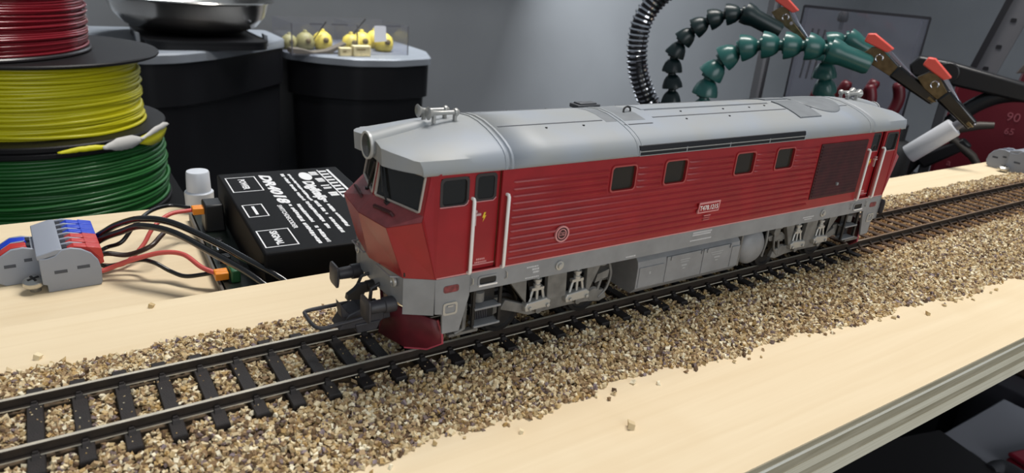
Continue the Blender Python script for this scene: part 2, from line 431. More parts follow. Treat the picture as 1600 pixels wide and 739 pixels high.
def ballast():
    t = thing('ballast', (0, 0, ZB), 'tan and grey crushed stone ballast heaped along the track', 'ballast')
    # the bed under the stones
    xs = np.linspace(X_TR0, X_TR1, 180); rows = []
    for x in xs:
        ye = np.concatenate([np.linspace(float(near_edge(x)) + 1, -15.5, 8), np.linspace(-12, 12, 5), np.linspace(15.5, float(far_edge(x)) - 1, 5)])
        rows.append([(x, y, float(bed_h(np.array(x), np.array(y))) - .75 - ZB) for y in ye])
    MB().grid(rows).build('ballast_bed', mat('ballast_glue_bed', (104, 84, 60), .8, var=.4, scale=.6), t, smooth=60)
    # stones
    N = 215000
    x = RNG.uniform(X_TR0, X_TR1, N); y = RNG.uniform(-68, 33, N)
    ne, fe = near_edge(x), far_edge(x)
    keep = (y > ne + RNG.exponential(.5, N) - .8) & (y < fe - RNG.exponential(.4, N) + .6)
    scat = (RNG.uniform(0, 1, N) < .012) & (y > ne - 5) & (y < fe + 3)
    ph = np.abs((x / PITCH) - np.round(x / PITCH)) * PITCH
    on_sl = (ph < 1.85) & (np.abs(y) < 15.6)
    on_rl = np.abs(np.abs(y) - 8.75) < 1.75
    keep = (keep | scat) & ~on_sl & ~on_rl
    # a few strays on sleepers
    keep |= on_sl & ~on_rl & (np.abs(y) < 14) & (RNG.uniform(0, 1, N) < .035)
    stray = on_sl
    x, y, stray = x[keep], y[keep], stray[keep]
    n = len(x)
    r = RNG.uniform(.38, .76, n) * np.where(stray, .3, 1) * np.where((np.abs(y) < 14) , .95, 1)
    inside = (y > near_edge(x)) & (y < far_edge(x))
    z = np.where(stray, -2.35 + r * .5, np.where(inside, bed_h(x, y) + RNG.uniform(-.6, .3, n), ZB + r * .55))
    z = np.maximum(z, ZB + r * .5)
    V, Fc = chip(); NV = len(V)
    K = 24; T = []
    for k in range(K):
        q = V * RNG.uniform(.6, 1.3, (NV, 1)) * np.array([1.12, .95, .72]) + RNG.uniform(-.16, .16, (NV, 3)); T.append(q)
    T = np.array(T)
    ti = RNG.integers(0, K, n)
    # random rotations from quaternions
    qn = RNG.normal(size=(n, 4)); qn /= np.linalg.norm(qn, axis=1, keepdims=True); a, b, c, d = qn.T
    Rm = np.stack([np.stack([1 - 2 * (c * c + d * d), 2 * (b * c - a * d), 2 * (b * d + a * c)], 1), np.stack([2 * (b * c + a * d), 1 - 2 * (b * b + d * d), 2 * (c * d - a * b)], 1), np.stack([2 * (b * d - a * c), 2 * (c * d + a * b), 1 - 2 * (b * b + c * c)], 1)], 1)
    dist = (x - 9.27) ** 2 + (y + 143) ** 2
    vis = (y < -16) & (x > 46 + (y + 36) * -.2) & inside & ~stray
    order = np.argsort(np.where(vis, dist, 1e9))[:300]
    single = np.zeros(n, bool); single[order] = True
    rest = np.where(~single)[0]
    P = np.einsum('nij,nkj->nki', Rm[rest], T[ti[rest]]) * r[rest, None, None] + np.stack([x, y, z - ZB], 1)[rest, None, :]
    P = (P.reshape(-1, 3) * .001).astype(np.float32)
    Fi = (Fc[None] + (np.arange(len(rest)) * NV)[:, None, None]).reshape(-1).astype(np.int32)
    me = bpy.data.meshes.new('ballast_stones'); nf = len(Fi) // 3
    me.vertices.add(len(P)); me.vertices.foreach_set('co', P.ravel())
    me.loops.add(len(Fi)); me.loops.foreach_set('vertex_index', Fi)
    me.polygons.add(nf); me.polygons.foreach_set('loop_start', np.arange(nf, dtype=np.int32) * 3); me.polygons.foreach_set('loop_total', np.full(nf, 3, np.int32))
    me.materials.append(ST_I); me.update(calc_edges=True); me.shade_flat()
    inst('ballast_stones', me, t)['kind'] = 'stuff'
    single_meshes = []
    for k in range(K):
        s = bpy.data.meshes.new('stone'); s.from_pydata([tuple(p * .001) for p in T[k]], [], [tuple(int(i) for i in f) for f in Fc]); s.materials.append(ST_O); single_meshes.append(s)
    for i in order:
        q = Matrix(Rm[i].tolist()).to_euler()
        inst('stone', single_meshes[ti[i]], t, (x[i], y[i], z[i] - ZB), q, (r[i],) * 3)
    # stray pebbles on the bare wood: things of their own
    for (px, py, s, lb) in ((111.5, -51.4, 1.1, 'lone tan pebble on the bare plywood in front of the ballast'), (.9, 34.3, .9, 'small pebble on the plywood behind the far rail at left'),
                            (88, -41.5, .6, 'tiny pebble just off the near ballast edge, left of the lone pebble'), (27.4, 51, .8, 'brown speck of grit near the rear edge of the track board'), (243, -51.5, .8, 'pebble just off the near ballast edge below the rear bogie')):
        o = inst('pebble', single_meshes[3], None, (px, py, ZB + s * .55), (.3, .2, 1.), (s,) * 3); tag(o, lb, 'pebble', 'loose pebbles on the plywood')
ballast()

# ------------------------------------------------------------------ the locomotive
LX = 169.3
ROOFP = [(-17.45, 46.9), (-17.45, 47.6), (-17.25, 48.7), (-16.7, 49.9), (-15.6, 51.0), (-13.6, 52.1), (-11, 53.1), (-8, 54.0), (-4, 54.8), (0, 55.1)]
ROOFP = ROOFP + [(-y, z) for y, z in reversed(ROOFP[:-1])]
def bl(a, b, c, d, s, t):   # a=(0,0) b=(1,0) c=(0,1) d=(1,1)
    a, b, c, d = map(Vector, (a, b, c, d))
    return (a * (1 - s) + b * s) * (1 - t) + (c * (1 - s) + d * s) * t

FANX, FANY = 58.0, -2.0
def loco():
    T = thing('locomotive', (LX, 0, 0), 'red and grey model diesel locomotive standing on the track', 'model locomotive')
    SW = 17.2
    SIDEWIN = [(-38.2, 8.4), (-19.4, 8.4), (9.2, 8.6), (27.9, 8.8)]
    WZ0, WZ1 = 38.0, 44.7
    # --- side walls
    for sg in (-1, 1):
        holes = [(c - w / 2, c + w / 2, WZ0, WZ1) for c, w in SIDEWIN]
        y0, y1 = sorted((sg * SW, sg * (SW - .8)))
        mb = panel_holes(MB(), -73.3, 73.3, 22.6, 47.2, y0, y1, holes)
        side = mb.build('side_wall', RED, T, smooth=0)
        # pressed ribs, one by one
        for k in range(12):
            zc = 24.35 + k * 1.735
            segs = [(-72.2, 45.2)]
            for c, w in SIDEWIN:
                if WZ0 - .9 < zc < WZ1 + .9:
                    segs = [s2 for s in segs for s2 in ((s[0], min(s[1], c - w / 2 - .7)), (max(s[0], c + w / 2 + .7), s[1])) if s2[1] - s2[0] > .5]
            rb = MB()
            for a, b in segs:
                sec = [(SW - .05, .72), (SW + .16, .58), (SW + .46, .16), (SW + .42, -.12), (SW - .05, -.34)]
                rb.loft([[(a, sg * (SW - .05), zc + p[1] * .6) for p in sec]] + [[(a + .5, sg * p[0], zc + p[1]) for p in sec], [(b - .5, sg * p[0], zc + p[1]) for p in sec]] + [[(b, sg * (SW - .05), zc + p[1] * .6) for p in sec]])
            rb.build('side_rib', RED, side, smooth=50)
        # pale line along the bottom of the red
        a, b = sorted((sg * (SW + .12), sg * (SW - .1)))
        MB().box(-91.0, 91.0, a, b, 22.55, 22.85).build('sill_edge_line', PINK, T, smooth=0)
        for c, w in SIDEWIN:
            fr = ring_frame(MB(), rrect(c - w / 2 - .35, c + w / 2 + .35, WZ0 - .35, WZ1 + .35, 1.2), rrect(c - w / 2 + .25, c + w / 2 - .25, WZ0 + .25, WZ1 - .25, .9), 'xz', sg * (SW - .7), sg * (SW + .22)).build('window_frame', RED, T, smooth=40)
            ring_frame(MB(), rrect(c - w / 2 - .12, c + w / 2 + .12, WZ0 - .12, WZ1 + .12, 1.0), rrect(c - w / 2 + .2, c + w / 2 - .2, WZ0 + .2, WZ1 - .2, .9), 'xz', sg * (SW + .15), sg * (SW + .27)).build('window_rim', RIM, fr, smooth=40)
            a, b = sorted((sg * (SW - .75), sg * (SW - .55)))
            MB().box(c - w / 2, c + w / 2, a, b, WZ0, WZ1).build('window_pane', GL_SIDE, fr, smooth=0)
        # radiator grille with louvres
        g = MB().box(45.8, 72.2, min(sg * SW, sg * (SW + .3)), max(sg * SW, sg * (SW + .3)), 26.0, 44.6).build('radiator_grille', REDDK, T, smooth=0)
        for k in range(17):
            z = 26.8 + k * 1.04
            MB().prism([(sg * (SW + .3), z), (sg * (SW + .62), z + .1), (sg * (SW + .3), z + .72)], 'yz', 46.4, 71.6).build('louvre', REDDK, g, smooth=0)
        MB().box(58.6, 59.6, min(sg * SW, sg * (SW + 1.0)), max(sg * SW, sg * (SW + 1.0)), 29.8, 30.8).build('grille_latch', FRAME, g, bevel=.15)
    MB().box(-72, 72, -12.5, 12.5, 18, 49).build('machinery_core', mat('engine_room_brown', (48, 41, 34), .8, var=.4, scale=.1), T, smooth=0)
    # --- cabs (built for the front, mirrored for the rear)
    A0, B0, C0 = (-91.3, -SW, 22.6), (-97.4, -13.6, 22.6), (-99.8, 0, 22.6)
    A1, B1, C1 = (-95.2, -SW, 36.8), (-101.2, -12.4, 34.7), (-102.5, 0, 34.3)
    A2, C2 = (-94.5, -16.5, 37.9), (-99.0, 0, 38.0)
    A3, C3 = (-92.9, -16.3, 46.9), (-97.5, 0, 46.7)
    my = lambda p: (p[0], -p[1], p[2])
    for end in (1, -1):
        fx = (lambda m: m) if end == 1 else (lambda m: m.mirx())
        sx = 1 if end == 1 else -1
        mb = MB(); ledge = MB()
        for f_ in (lambda p: p, my):
            A, B, C, a1, b1, c1, a2, c2, a3, c3 = [f_(p) for p in (A0, B0, C0, A1, B1, C1, A2, C2, A3, C3)]
            mb.add([A, B, b1, a1], [(0, 1, 2, 3)]); mb.add([B, C, c1, b1], [(0, 1, 2, 3)])
            ledge.add([b1, c1, c2, a2], [(0, 1, 2, 3)]); ledge.add([b1, a2, a1], [(0, 1, 2)])
            # windscreen surround
            def q(s, t): return bl(c2, a2, c3, a3, s, t)
            S = [0, .045, .925, 1]; Tt = [0, .05, .95, 1]
            for i in range(3):
                for k in range(3):
                    if (i, k) == (1, 1): continue
                    mb.add([q(S[i], Tt[k]), q(S[i + 1], Tt[k]), q(S[i + 1], Tt[k + 1]), q(S[i], Tt[k + 1])], [(0, 1, 2, 3)])
            ys = sorted((A[1], A[1] * .955))
            # side sheet ahead of the window
            mb.add([A, a1, a2, a3, (-91.3, A[1], 47.0)], [(0, 1, 2, 3, 4)])
        fx(mb)
        fx(ledge).build('nose_ledge', mat('ledge_weathered', (150, 72, 74), .5, var=.14, scale=.5), T, smooth=0, solid=.3)
        shell = mb.build('cab_front', RED, T, smooth=0, solid=.3)
        for f_ in (lambda p: p, my):
            a2, c2, a3, c3 = [f_(p) for p in (A2, C2, A3, C3)]
            def q(s, t, o=0.): p = bl(c2, a2, c3, a3, s, t); return (p.x - o, p.y, p.z)
            corners = [(.045, .05), (.925, .05), (.925, .95), (.045, .95)]
            pth = []
            for i, (s, t) in enumerate(corners):
                s0, t0 = corners[i - 1]; s1, t1 = corners[(i + 1) % 4]
                for w in (.10, 0.03): pth.append(q(s + (s0 - s) * w, t + (t0 - t) * w, .15))
                for w in (.03, .10): pth.append(q(s + (s1 - s) * w, t + (t1 - t) * w, .15))
            fr = fx(MB().tube(pth, .33, 6, closed=True)).build('windscreen_frame', CREAM, T, smooth=60)
            fx(MB().add([q(s, t, -.1) for s, t in corners] + [q(s, t, -.3) for s, t in corners], [(0, 1, 2, 3), (7, 6, 5, 4), (0, 4, 5, 1), (1, 5, 6, 2), (2, 6, 7, 3), (3, 7, 4, 0)])).build('windscreen_pane', GL_DARK, fr, smooth=0)
            wi = MB(); wi.tube([q(.33, -.03, .5), q(.22, .35, .75), q(.16, .62, .65)], .26, 6); wi.tube([q(.24, .22, .75), q(.10, .86, .6)], .34, 6); wi.obox(q(.33, -.02, .45), (1.0, 1.4, .8), Matrix.Identity(3))
            fx(wi).build('wiper', BLACKP, T)
            gr = MB()
            b1, c1 = f_(B1), f_(C1)
            def lg(s, t, o): p = bl(c1, b1, c2, a2, s, t); return (p.x - o * .6, p.y, p.z + o)
            gr.tube([lg(.25, .5, .2), lg(.27, .5, .75), lg(.72, .5, .95), lg(.74, .5, .3)], .42, 6)
            fx(gr).build('ledge_handrail', REDDK, T)
        # interior
        fx(MB().box(-75.5, -74.3, -16, 16, 23, 47)).build('cab_bulkhead', mat('cab_interior_olive', (120, 112, 62), .7, var=.3, scale=.2), T, smooth=0)
        fx(MB().prism([(-97.0, 30), (-91, 30), (-91, 35.5), (-95.5, 36.4), (-97.4, 35.8)], 'xz', -10.5, 10.5)).build('control_desk', mat('cab_desk_grey', (70, 72, 68), .7), T, smooth=0)
        fx(MB().prism([(-97.5, 23), (-74.3, 23), (-74.3, 24), (-97.5, 24)], 'xz', -14, 14)).build('cab_floor', DARK, T, smooth=0)
        seat = MB(); seat.box(-88, -83, -9, -4, 30, 31.5); seat.box(-84.2, -83, -9, -4, 31.5, 39); seat.box(-86.3, -85, -7.2, -5.8, 24, 30)
        fx(seat).build('driver_seat', BLACKP, T, bevel=.3)
        # sides with window and door
        for sg in (-1, 1):
            yy = lambda a, b: sorted((sg * a, sg * b))
            mb = panel_holes(MB(), -91.3, -73.3, 22.6, 47.2, *yy(SW, SW - .7), [(-90.9, -84.0, 39.5, 46.1), (-82.7, -75.2, 22.9, 46.7)])
            cs = fx(mb).build('cab_side', RED, T, smooth=0)
            w = (-90.9, -84.0, 39.5, 46.1)
            fr = fx(ring_frame(MB(), rrect(w[0] - .15, w[1] + .15, w[2] - .15, w[3] + .15, 1.1), rrect(w[0] + .45, w[1] - .45, w[2] + .45, w[3] - .45, .9), 'xz', sg * (SW - .65), sg * (SW + .12))).build('side_window_frame', mat('window_rubber', (52, 46, 46), .5), T, smooth=40)
            fx(MB().box(w[0], w[1], *yy(SW - .5, SW - .35), w[2], w[3])).build('side_window_pane', GL_DARK, fr, smooth=0)
            fx(MB().tube([(w[0] - .1, sg * (SW + .12), w[2] + .1), (w[1] - .9, sg * (SW + .12), w[2] + .05), (w[1] - .2, sg * (SW + .12), w[2] + .45), (w[1] + .1, sg * (SW + .12), w[2] + 1.2)], .13, 5)).build('window_sill_line', PINK, fr)
            # door
            dh = (-81.5, -76.3, 39.8, 45.9)
            d0 = d = fx(panel_holes(MB(), -82.7, -75.2, 22.9, 46.7, *yy(SW - .45, SW - .75), [dh])).build('cab_door', RED, T, smooth=0)
            fx(ring_frame(MB(), rrect(dh[0] - .25, dh[1] + .25, dh[2] - .25, dh[3] + .25, 1.0), rrect(dh[0] + .4, dh[1] - .4, dh[2] + .4, dh[3] - .4, .8), 'xz', sg * (SW - .7), sg * (SW - .3))).build('door_window_frame', MATS['window_rubber'], d, smooth=40)
            fx(MB().box(dh[0], dh[1], *yy(SW - .62, SW - .5), dh[2], dh[3])).build('door_window_pane', GL_DARK, d, smooth=0)
            fx(MB().tube([(dh[0], sg * (SW - .25), dh[2] - .2), (dh[1] - .5, sg * (SW - .25), dh[2] - .2), (dh[1] + .2, sg * (SW - .25), dh[2] + .5)], .13, 5)).build('door_sill_highlight', PINK, d)  # pale strip standing for the highlight under the door window
            fx(MB().box(-82.4, -75.4, *yy(SW - .45, SW - .25), 23.9, 24.15)).build('door_bottom_highlight', PINK, d, smooth=0)  # highlight along the door bottom, built as a pale strip
            h = MB(); h.box(-81.7, -81.2, *yy(SW - .5, SW + .1), 34.0, 37.6); h.box(-81.9, -80.2, *yy(SW - .3, SW + .45), 36.5, 37.0); h.lathe([(.35, 0), (.35, .7)], (-81.45, sg * (SW - .4), 37.5), (0, sg, 0), 10)
            fx(h).build('door_handle', mat('handle_pale', (205, 170, 168), .35, metal=.3), d)
            if sg == -1 or True:
                bolt = [(0, 1.1), (.5, 1.1), (.18, .35), (.62, .35), (-.25, -1.2), (.02, -.15), (-.4, -.15)]
                fx(MB().prism([(-78.9 + p[0] * sx, 35.7 + p[1]) for p in bolt], 'xz', *yy(SW - .46, SW - .4))).build('warning_bolt', YEL, d, smooth=0)
            for k, (w0, w1) in enumerate(((-80.2, -77.8), (-80.6, -77.4))):
                mb = MB(); xx = w0
                while xx < w1:
                    st = random.uniform(.2, .45); mb.box(xx, min(xx + st, w1), *yy(SW - .46, SW - .4), 25.0 - k * .75, 25.45 - k * .75); xx += st + .12
                fx(mb).build('door_marking', PINK, d, smooth=0)
            d0.location.y = -sg * .0006
            # hand rails
            for hx in (-82.9, -73.75):
                hb = MB().tube([(hx, sg * (SW - .1), 40.9), (hx, sg * (SW + .75), 40.9), (hx, sg * (SW + 1.0), 40.5), (hx, sg * (SW + 1.0), 23.4), (hx, sg * (SW + .8), 23.0), (hx, sg * (SW - .1), 22.9)], .42, 8)
                fx(hb).build('handrail', WHITE, T, smooth=60)
        # --- cab roof with visor
        J = len(ROOFP); rows = []
        for it in range(15):
            t = it / 14; e = t * t * (1.6 - .6 * t)
            row = []
            for (y, z) in ROOFP:
                ay = abs(y)
                xf = float(np.interp(ay, [0, 3.5, 8, 12, 16.3, 17.5], [-99.6, -99.8, -100.6, -99.0, -95.9, -95.0]))
                zf = 51.4 - .0055 * ay * ay
                if ay > 15.5: zf = z if z < 49.9 else 49.95
                zf = min(z, zf)
                row.append((-73.8 + (xf + 73.8) * t, y * (1 - .03 * e), z + (zf - z) * e))
            rows.append(row)
        front = rows[-1]
        low = [(p[0] + .25, p[1] * .995, 46.95 if abs(p[1]) > 16.6 else 47.3) for p in front]
        under = [(p[0] + 3.0, p[1] * .96, 46.9) for p in front]
        mb = MB().grid(rows + [front, low, under])
        fx(mb).build('cab_roof', ROOF, T, smooth=28, solid=.25)
        hd = MB(); n = 14; rings = []
        for (x, zc, r) in ((-100.5, 49.9, 2.95), (-98.9, 50.1, 2.95), (-95, 51.1, 2.75), (-90, 52.4, 2.3), (-85, 54.0, 1.0)):
            rings.append([(x, r * math.cos(R_(360 * k / n)), zc + r * math.sin(R_(360 * k / n))) for k in range(n)])
        hd.loft(rings)
        lamp = fx(hd).build('headlight_housing', ROOF, T, smooth=40)
        fx(MB().lathe([(3.15, 0), (3.15, .55), (2.65, .55), (2.6, .1)], (-100.35, 0, 49.9), (-1, 0, 0), 24, caps=False)).build('headlight_rim', mat('lamp_rim', (190, 190, 188), .3), lamp, smooth=40)
        fx(MB().lathe([(.01, .1), (1.6, .18), (2.65, .3)], (-100.5, 0, 49.9), (-1, 0, 0), 24, caps=False)).build('headlight_lens', mat('lamp_lens', (84, 84, 82), .12, coat=.6), lamp, smooth=60)
        # horns
        hn = thing_part = MB()
        for hy, l0 in ((1.6, -87.6), (-1.6, -86.6)):
            hn.lathe([(1.45, -.1), (1.55, 0), (1.05, .5), (.62, 1.4), (.5, 3.2), (.5, 6.6), (.9, 6.8), (1.0, 7.4), (.5, 8.0)], (l0, hy, 56.7), (1, 0, 0), 16)
            for px in (l0 + 1.5, l0 + 7): hn.box(px - .3, px + .3, hy - .5, hy + .5, 54.4, 57)
        fx(hn).build('air_horn', METAL_L, T, smooth=50)
        # --- buffer beam, aprons, lamps
        for f_ in (lambda p: p, my):
            A, B = f_(A0), f_(B0)
            fx(MB().add([(A[0], A[1], 22.6), (B[0], B[1], 22.6), (B[0], B[1], 13.6), (A[0], A[1], 13.6)], [(0, 1, 2, 3)])).build('corner_apron', FRAME, T, smooth=0, solid=.5)
        fx(MB().prism([(-97.4, -13.6), (-98.4, -9), (-98.8, 0), (-98.4, 9), (-97.4, 13.6), (-95.5, 13.4), (-96, -13.4)], 'xy', 15.6, 22.55)).build('buffer_beam', FRAME, T, smooth=0, bevel=.2)
        for sg in (-1, 1):
            ml = MB().lathe([(1.25, 0), (1.25, .5), (.95, .55), (.85, .2), (.01, .25)], (-98.2, sg * 10.6, 20.6), (-1, 0, 0), 16)
            fx(ml).build('marker_lamp', METAL_L, T, smooth=40)
            fx(MB().tube([(-97.8, sg * 4, 22.2), (-99.8, sg * 4, 22.4), (-99.6, sg * 11.5, 22.4), (-97.6, sg * 12.0, 22.2)], .2, 6)).build('coupler_lever', FRAME, T)
            # buffers
            bf = fx(MB().lathe([(1.9, 0), (1.9, 2.6), (1.6, 2.8), (1.45, 6.2), (1.3, 6.4)], (-97.8, sg * 10, 14.3 + 0.4), (-1, 0, 0), 18)).build('buffer', DKGREY, T, smooth=40)
            hdp = [(x, z) for x, z in rrect(-2.6, 2.6, -2.9, 2.9, 1.0)]
            bh = MB(); bh.loft([[(-104.0, sg * 10 + p[0] * .6, 14.7 + p[1] * .6) for p in hdp], [(-104.6, sg * 10 + p[0], 14.7 + p[1]) for p in hdp], [(-105.0, sg * 10 + p[0], 14.7 + p[1]) for p in hdp], [(-105.4, sg * 10 + p[0] * .7, 14.7 + p[1] * .7) for p in hdp]])
            fx(bh).build('buffer_head', DKGREY, bf, smooth=30)
            # foot-plate below the cab corner
            pl = [(-91.3, 22.4), (-91.0, 13.6), (-89.1, 13.2), (-88.8, 8.0), (-84.3, 7.9), (-82.0, 16.9), (-82.0, 22.4)]
            fp = fx(MB().prism(pl, 'xz', *sorted((sg * SW, sg * (SW - .7))))).build('step_plate', FRAME, T, smooth=0, bevel=.12)
            fx(ring_frame(MB(), rrect(-89.0, -85.2, 12.9, 16.1, .7), rrect(-88.5, -85.7, 13.4, 15.6, .5), 'xz', sg * SW, sg * (SW + .3))).build('sand_box_flap', METAL_L, fp, smooth=30)
            fx(MB().box(-88.6, -85.6, *sorted((sg * SW, sg * (SW + .15))), 13.3, 15.7)).build('flap_plate', FRAME, fp, smooth=0)
            fx(MB().box(-87.8, -86.4, *sorted((sg * SW, sg * (SW + .4))), 15.0, 15.4)).build('flap_hinge', METAL_L, fp, smooth=0)
            fx(MB().prism(rrect(-89.0, -85.0, 18.6, 20.4, .6), 'xz', *sorted((sg * SW, sg * (SW + .1))))).build('warning_plate', mat('plate_maroon', (140, 62, 66), .5, var=.4, scale=1.2), fp, smooth=0)
            # entry ladder
            ld = MB()
            for lx in (-80.6, -73.2): ld.box(lx, lx + .7, *sorted((sg * 16.8, sg * 16.1)), 7.4, 18)
            lo = fx(ld).build('entry_ladder', DARK, T, smooth=0)
            for z in (7.5, 12.2): fx(MB().box(-80.2, -72.8, *sorted((sg * 17.3, sg * 14.2)), z, z + .55)).build('ladder_step', FRAME, lo, smooth=0, bevel=.1)
            fx(MB().box(-79.8, -73.3, *sorted((sg * 14.6, sg * 14.2)), 8.2, 16.5)).build('ladder_back', DARK, lo, smooth=0)
            # slot in the sill
            sl = fx(ring_frame(MB(), rrect(-80.0, -74.4, 18.6, 21.3, .7), rrect(-79.5, -74.9, 19.1, 20.8, .5), 'xz', sg * SW, sg * (SW + .18))).build('sill_step', FRAME, T, smooth=30)
            fx(MB().box(-79.6, -74.8, *sorted((sg * SW, sg * (SW + .06))), 19.0, 20.9)).build('sill_step_opening', DARK, sl, smooth=0)
            fx(MB().box(-79.8, -74.7, *sorted((sg * SW, sg * (SW + .5))), 18.7, 19.1)).build('sill_step_edge', WHITE, sl, smooth=0)
            for hx in (-81.9, -72.4):
                fx(MB().tube([(hx, sg * SW, 21.6), (hx + .3, sg * (SW + .6), 21.3), (hx + .35, sg * (SW + .6), 19.9), (hx, sg * SW, 19.4)], .16, 5)).build('sill_grab', METAL_L, T)
            fx(MB().lathe([(1.25, 0), (1.25, .4), (.75, .45), (.7, .9), (.01, 1.0)], (-56, sg * SW, 20.1), (0, sg, 0), 18)).build('jacking_boss', METAL_L, T, smooth=40)
        # coupler
        cp = MB(); cp.box(-99, -95, -2.2, 2.2, 6.5, 9.8); cp.prism([(-108.4, 6.2), (-99, 5.6), (-97, 7), (-97, 10), (-103, 10.8), (-106, 9.8)], 'xz', -2.8, 2.8)
        cp.prism([(-107.6, 9.2), (-108.0, 13.2), (-106.0, 10.2), (-104, 9.4)], 'xz', -2.6, .6); cp.prism([(-102.4, 9.5), (-100.8, 13.0), (-98.5, 9.5)], 'xz', -3.4, -2.2)
        cp.prism([(-104, 4.6), (-99, 4.6), (-98, 7), (-104.5, 7)], 'xz', -3.2, 3.2)
        co = fx(cp).build('coupler', DKGREY, T, smooth=20, bevel=.25)
        fx(MB().tube(spline([(-103, -4.2, 9.2), (-108, -4.3, 8.9), (-112.6, -4.1, 8.6), (-114.3, -2.6, 8.8), (-114.6, 2.2, 9.2), (-113.8, 3.9, 9.4), (-108, 4.2, 9.4), (-103, 4.2, 9.4)], 6), .48, 8)).build('coupler_loop', DKGREY, co, smooth=60)
        hk = MB(); hk.prism([(-98, 16.2), (-102.6, 16.0), (-103.6, 15.0), (-105.4, 13.9), (-105.6, 12.7), (-102, 12.2), (-101.2, 13.9), (-98, 14)], 'xz', -.8, .8); hk.lathe([(1.2, 0), (1.2, 2)], (-98.6, 0, 15.4), (-1, 0, 0), 10)
        hk.tube([(-98.4, 3, 17), (-100.5, 3.2, 16.4), (-101.5, 3.4, 14)], .4, 6); hk.tube([(-98.4, -3.4, 17), (-100.8, -3.6, 16.2), (-101.2, -3.8, 13)], .45, 6)
        fx(hk).build('draw_hook', DARK, T, smooth=40)
        # snow plough
        pb = MB()
        for f_ in (lambda p: p, my):
            top = [f_(p) for p in ((-96.6, 0, 11.2), (-93.8, -7.0, 11.0), (-90.2, -13.0, 10.6), (-88.6, -14.4, 10.2))]
            mid = [f_(p) for p in ((-95.6, 0, 6), (-92.6, -7.2, 5.8), (-88.8, -13.2, 5.8), (-87.6, -14.8, 6.5))]
            bot = [f_(p) for p in ((-97.0, 0, 1.6), (-93.6, -7.4, .7), (-89.6, -11.5, 1.4), (-87.5, -15.0, 4.2))]
            pb.grid([top, mid, bot])
        for f_ in (lambda p: p, my): fx(MB().tube([f_(p) for p in ((-88.6, -14.5, 10.4), (-87.5, -14.9, 6.5), (-87.4, -15.1, 4.2), (-89.6, -11.6, 1.3), (-93.6, -7.4, .6))], .32, 6)).build('plough_edge', mat('plough_edge_red', (176, 70, 84), .5), T)
        fx(pb).build('snow_plough', mat('plough_red', (112, 36, 46), .5, var=.2, scale=.2), T, smooth=50, solid=.5)
    # --- roof
    rows = [[(x, y, z) for y, z in ROOFP] for x in np.linspace(-73.8, 73.8, 13)]
    MB().grid(rows).build('main_roof', ROOF, T, smooth=40, solid=.3)
    def roof_z(y):
        ay = abs(y); pr = [(-a, b) for a, b in ROOFP[:10]][::-1]
        return float(np.interp(ay, [p[0] for p in pr], [p[1] for p in pr]))
    for xr in (-74.6, -73.0, -34.6, -33.2, 71.6):
        rb = MB(); w = .42
        out = [(y * 1.012, (z - 46) * 1.03 + 46.05) for y, z in ROOFP]
        rb.grid([[(xr - w, y, z) for y, z in ROOFP], [(xr - w * .7, y, z) for y, z in out], [(xr + w * .7, y, z) for y, z in out], [(xr + w, y, z) for y, z in ROOFP]])
        rb.build('roof_rib', ROOF, T, smooth=60)
    def strip(x0, x1, y, w=.25, h=.25, name='roof_seam', m=None):
        MB().box(x0, x1, y - w, y + w, roof_z(y) - .2, roof_z(y) + h).build(name, m or mat('seam_dark', (96, 98, 102), .5), T, smooth=0)
    for y in (-7.6, 7.6):
        strip(-71.5, -39.5, y); strip(-21.5, 36.5, y); strip(49, 70, y)
    strip(-34.5, -24, -10.4); strip(-20, 34, -2.6, .2, .2)
    def curved_plate(x0, x1, y0, y1, name, m, h=.45):
        ys = np.linspace(y0, y1, 9)
        top = [(y, roof_z(y) + h) for y in ys]; bot = [(y, roof_z(y) - .2) for y in reversed(ys)]
        MB().prism(top + bot, 'yz', x0, x1).build(name, m, T, smooth=30)
    curved_plate(-38.8, -25, -8.6, 8.6, 'roof_hatch', ROOFD, .2)
    curved_plate(37.4, 48.5, -13.0, -1.2, 'roof_hatch', ROOFD, .5); curved_plate(37.4, 48.5, 1.2, 13.0, 'roof_hatch', ROOFD, .5)
    curved_plate(-21, 34, -2.2, 2.2, 'roof_walkway', ROOF, .35)
    fan = MB(); rr_ = [0.01, 3, 6, 8.4, 9.2, 9.4, 9.4]; hh_ = [.55, .55, .55, .55, .5, .35, -.3]
    fan.loft([[(FANX + r * math.cos(R_(10 * k)), FANY + r * math.sin(R_(10 * k)), roof_z(FANY + r * math.sin(R_(10 * k))) + h) for k in range(36)] for r, h in zip(rr_, hh_)], True, False)
    fan.build('fan_cover', ROOFD, T, smooth=30)
    ex = MB(); ex.box(-37, -29, 5.6, 9.5, 54.2, 55.3); ex.box(-36, -30, 6, 9, 55.3, 55.7)
    ex.build('exhaust_cover', mat('exhaust_dark', (70, 72, 76), .5), T, bevel=.15)
    MB().tube(spline([(-28.6, -3.6, 55.0), (-28.3, -3.4, 56.0), (-26.9, -3.0, 56.4), (-25.6, -2.8, 55.9), (-25.4, -2.8, 54.9)], 4), .28, 6).build('lifting_eye', BLACKP, T)
    for (x, y) in ((-58.6, -9.5), (-47, -9.5), (-10, -9.5), (8, -9.5), (-8, -5), (10, -5), (22, -5), (30, -4.4), (-58.6, 8.2), (-46, 8.2)):
        MB().lathe([(.32, -.3), (.32, .35), (.01, .4)], (x, y, roof_z(y)), (0, 0, 1), 8).build('roof_bolt', DARK, T)
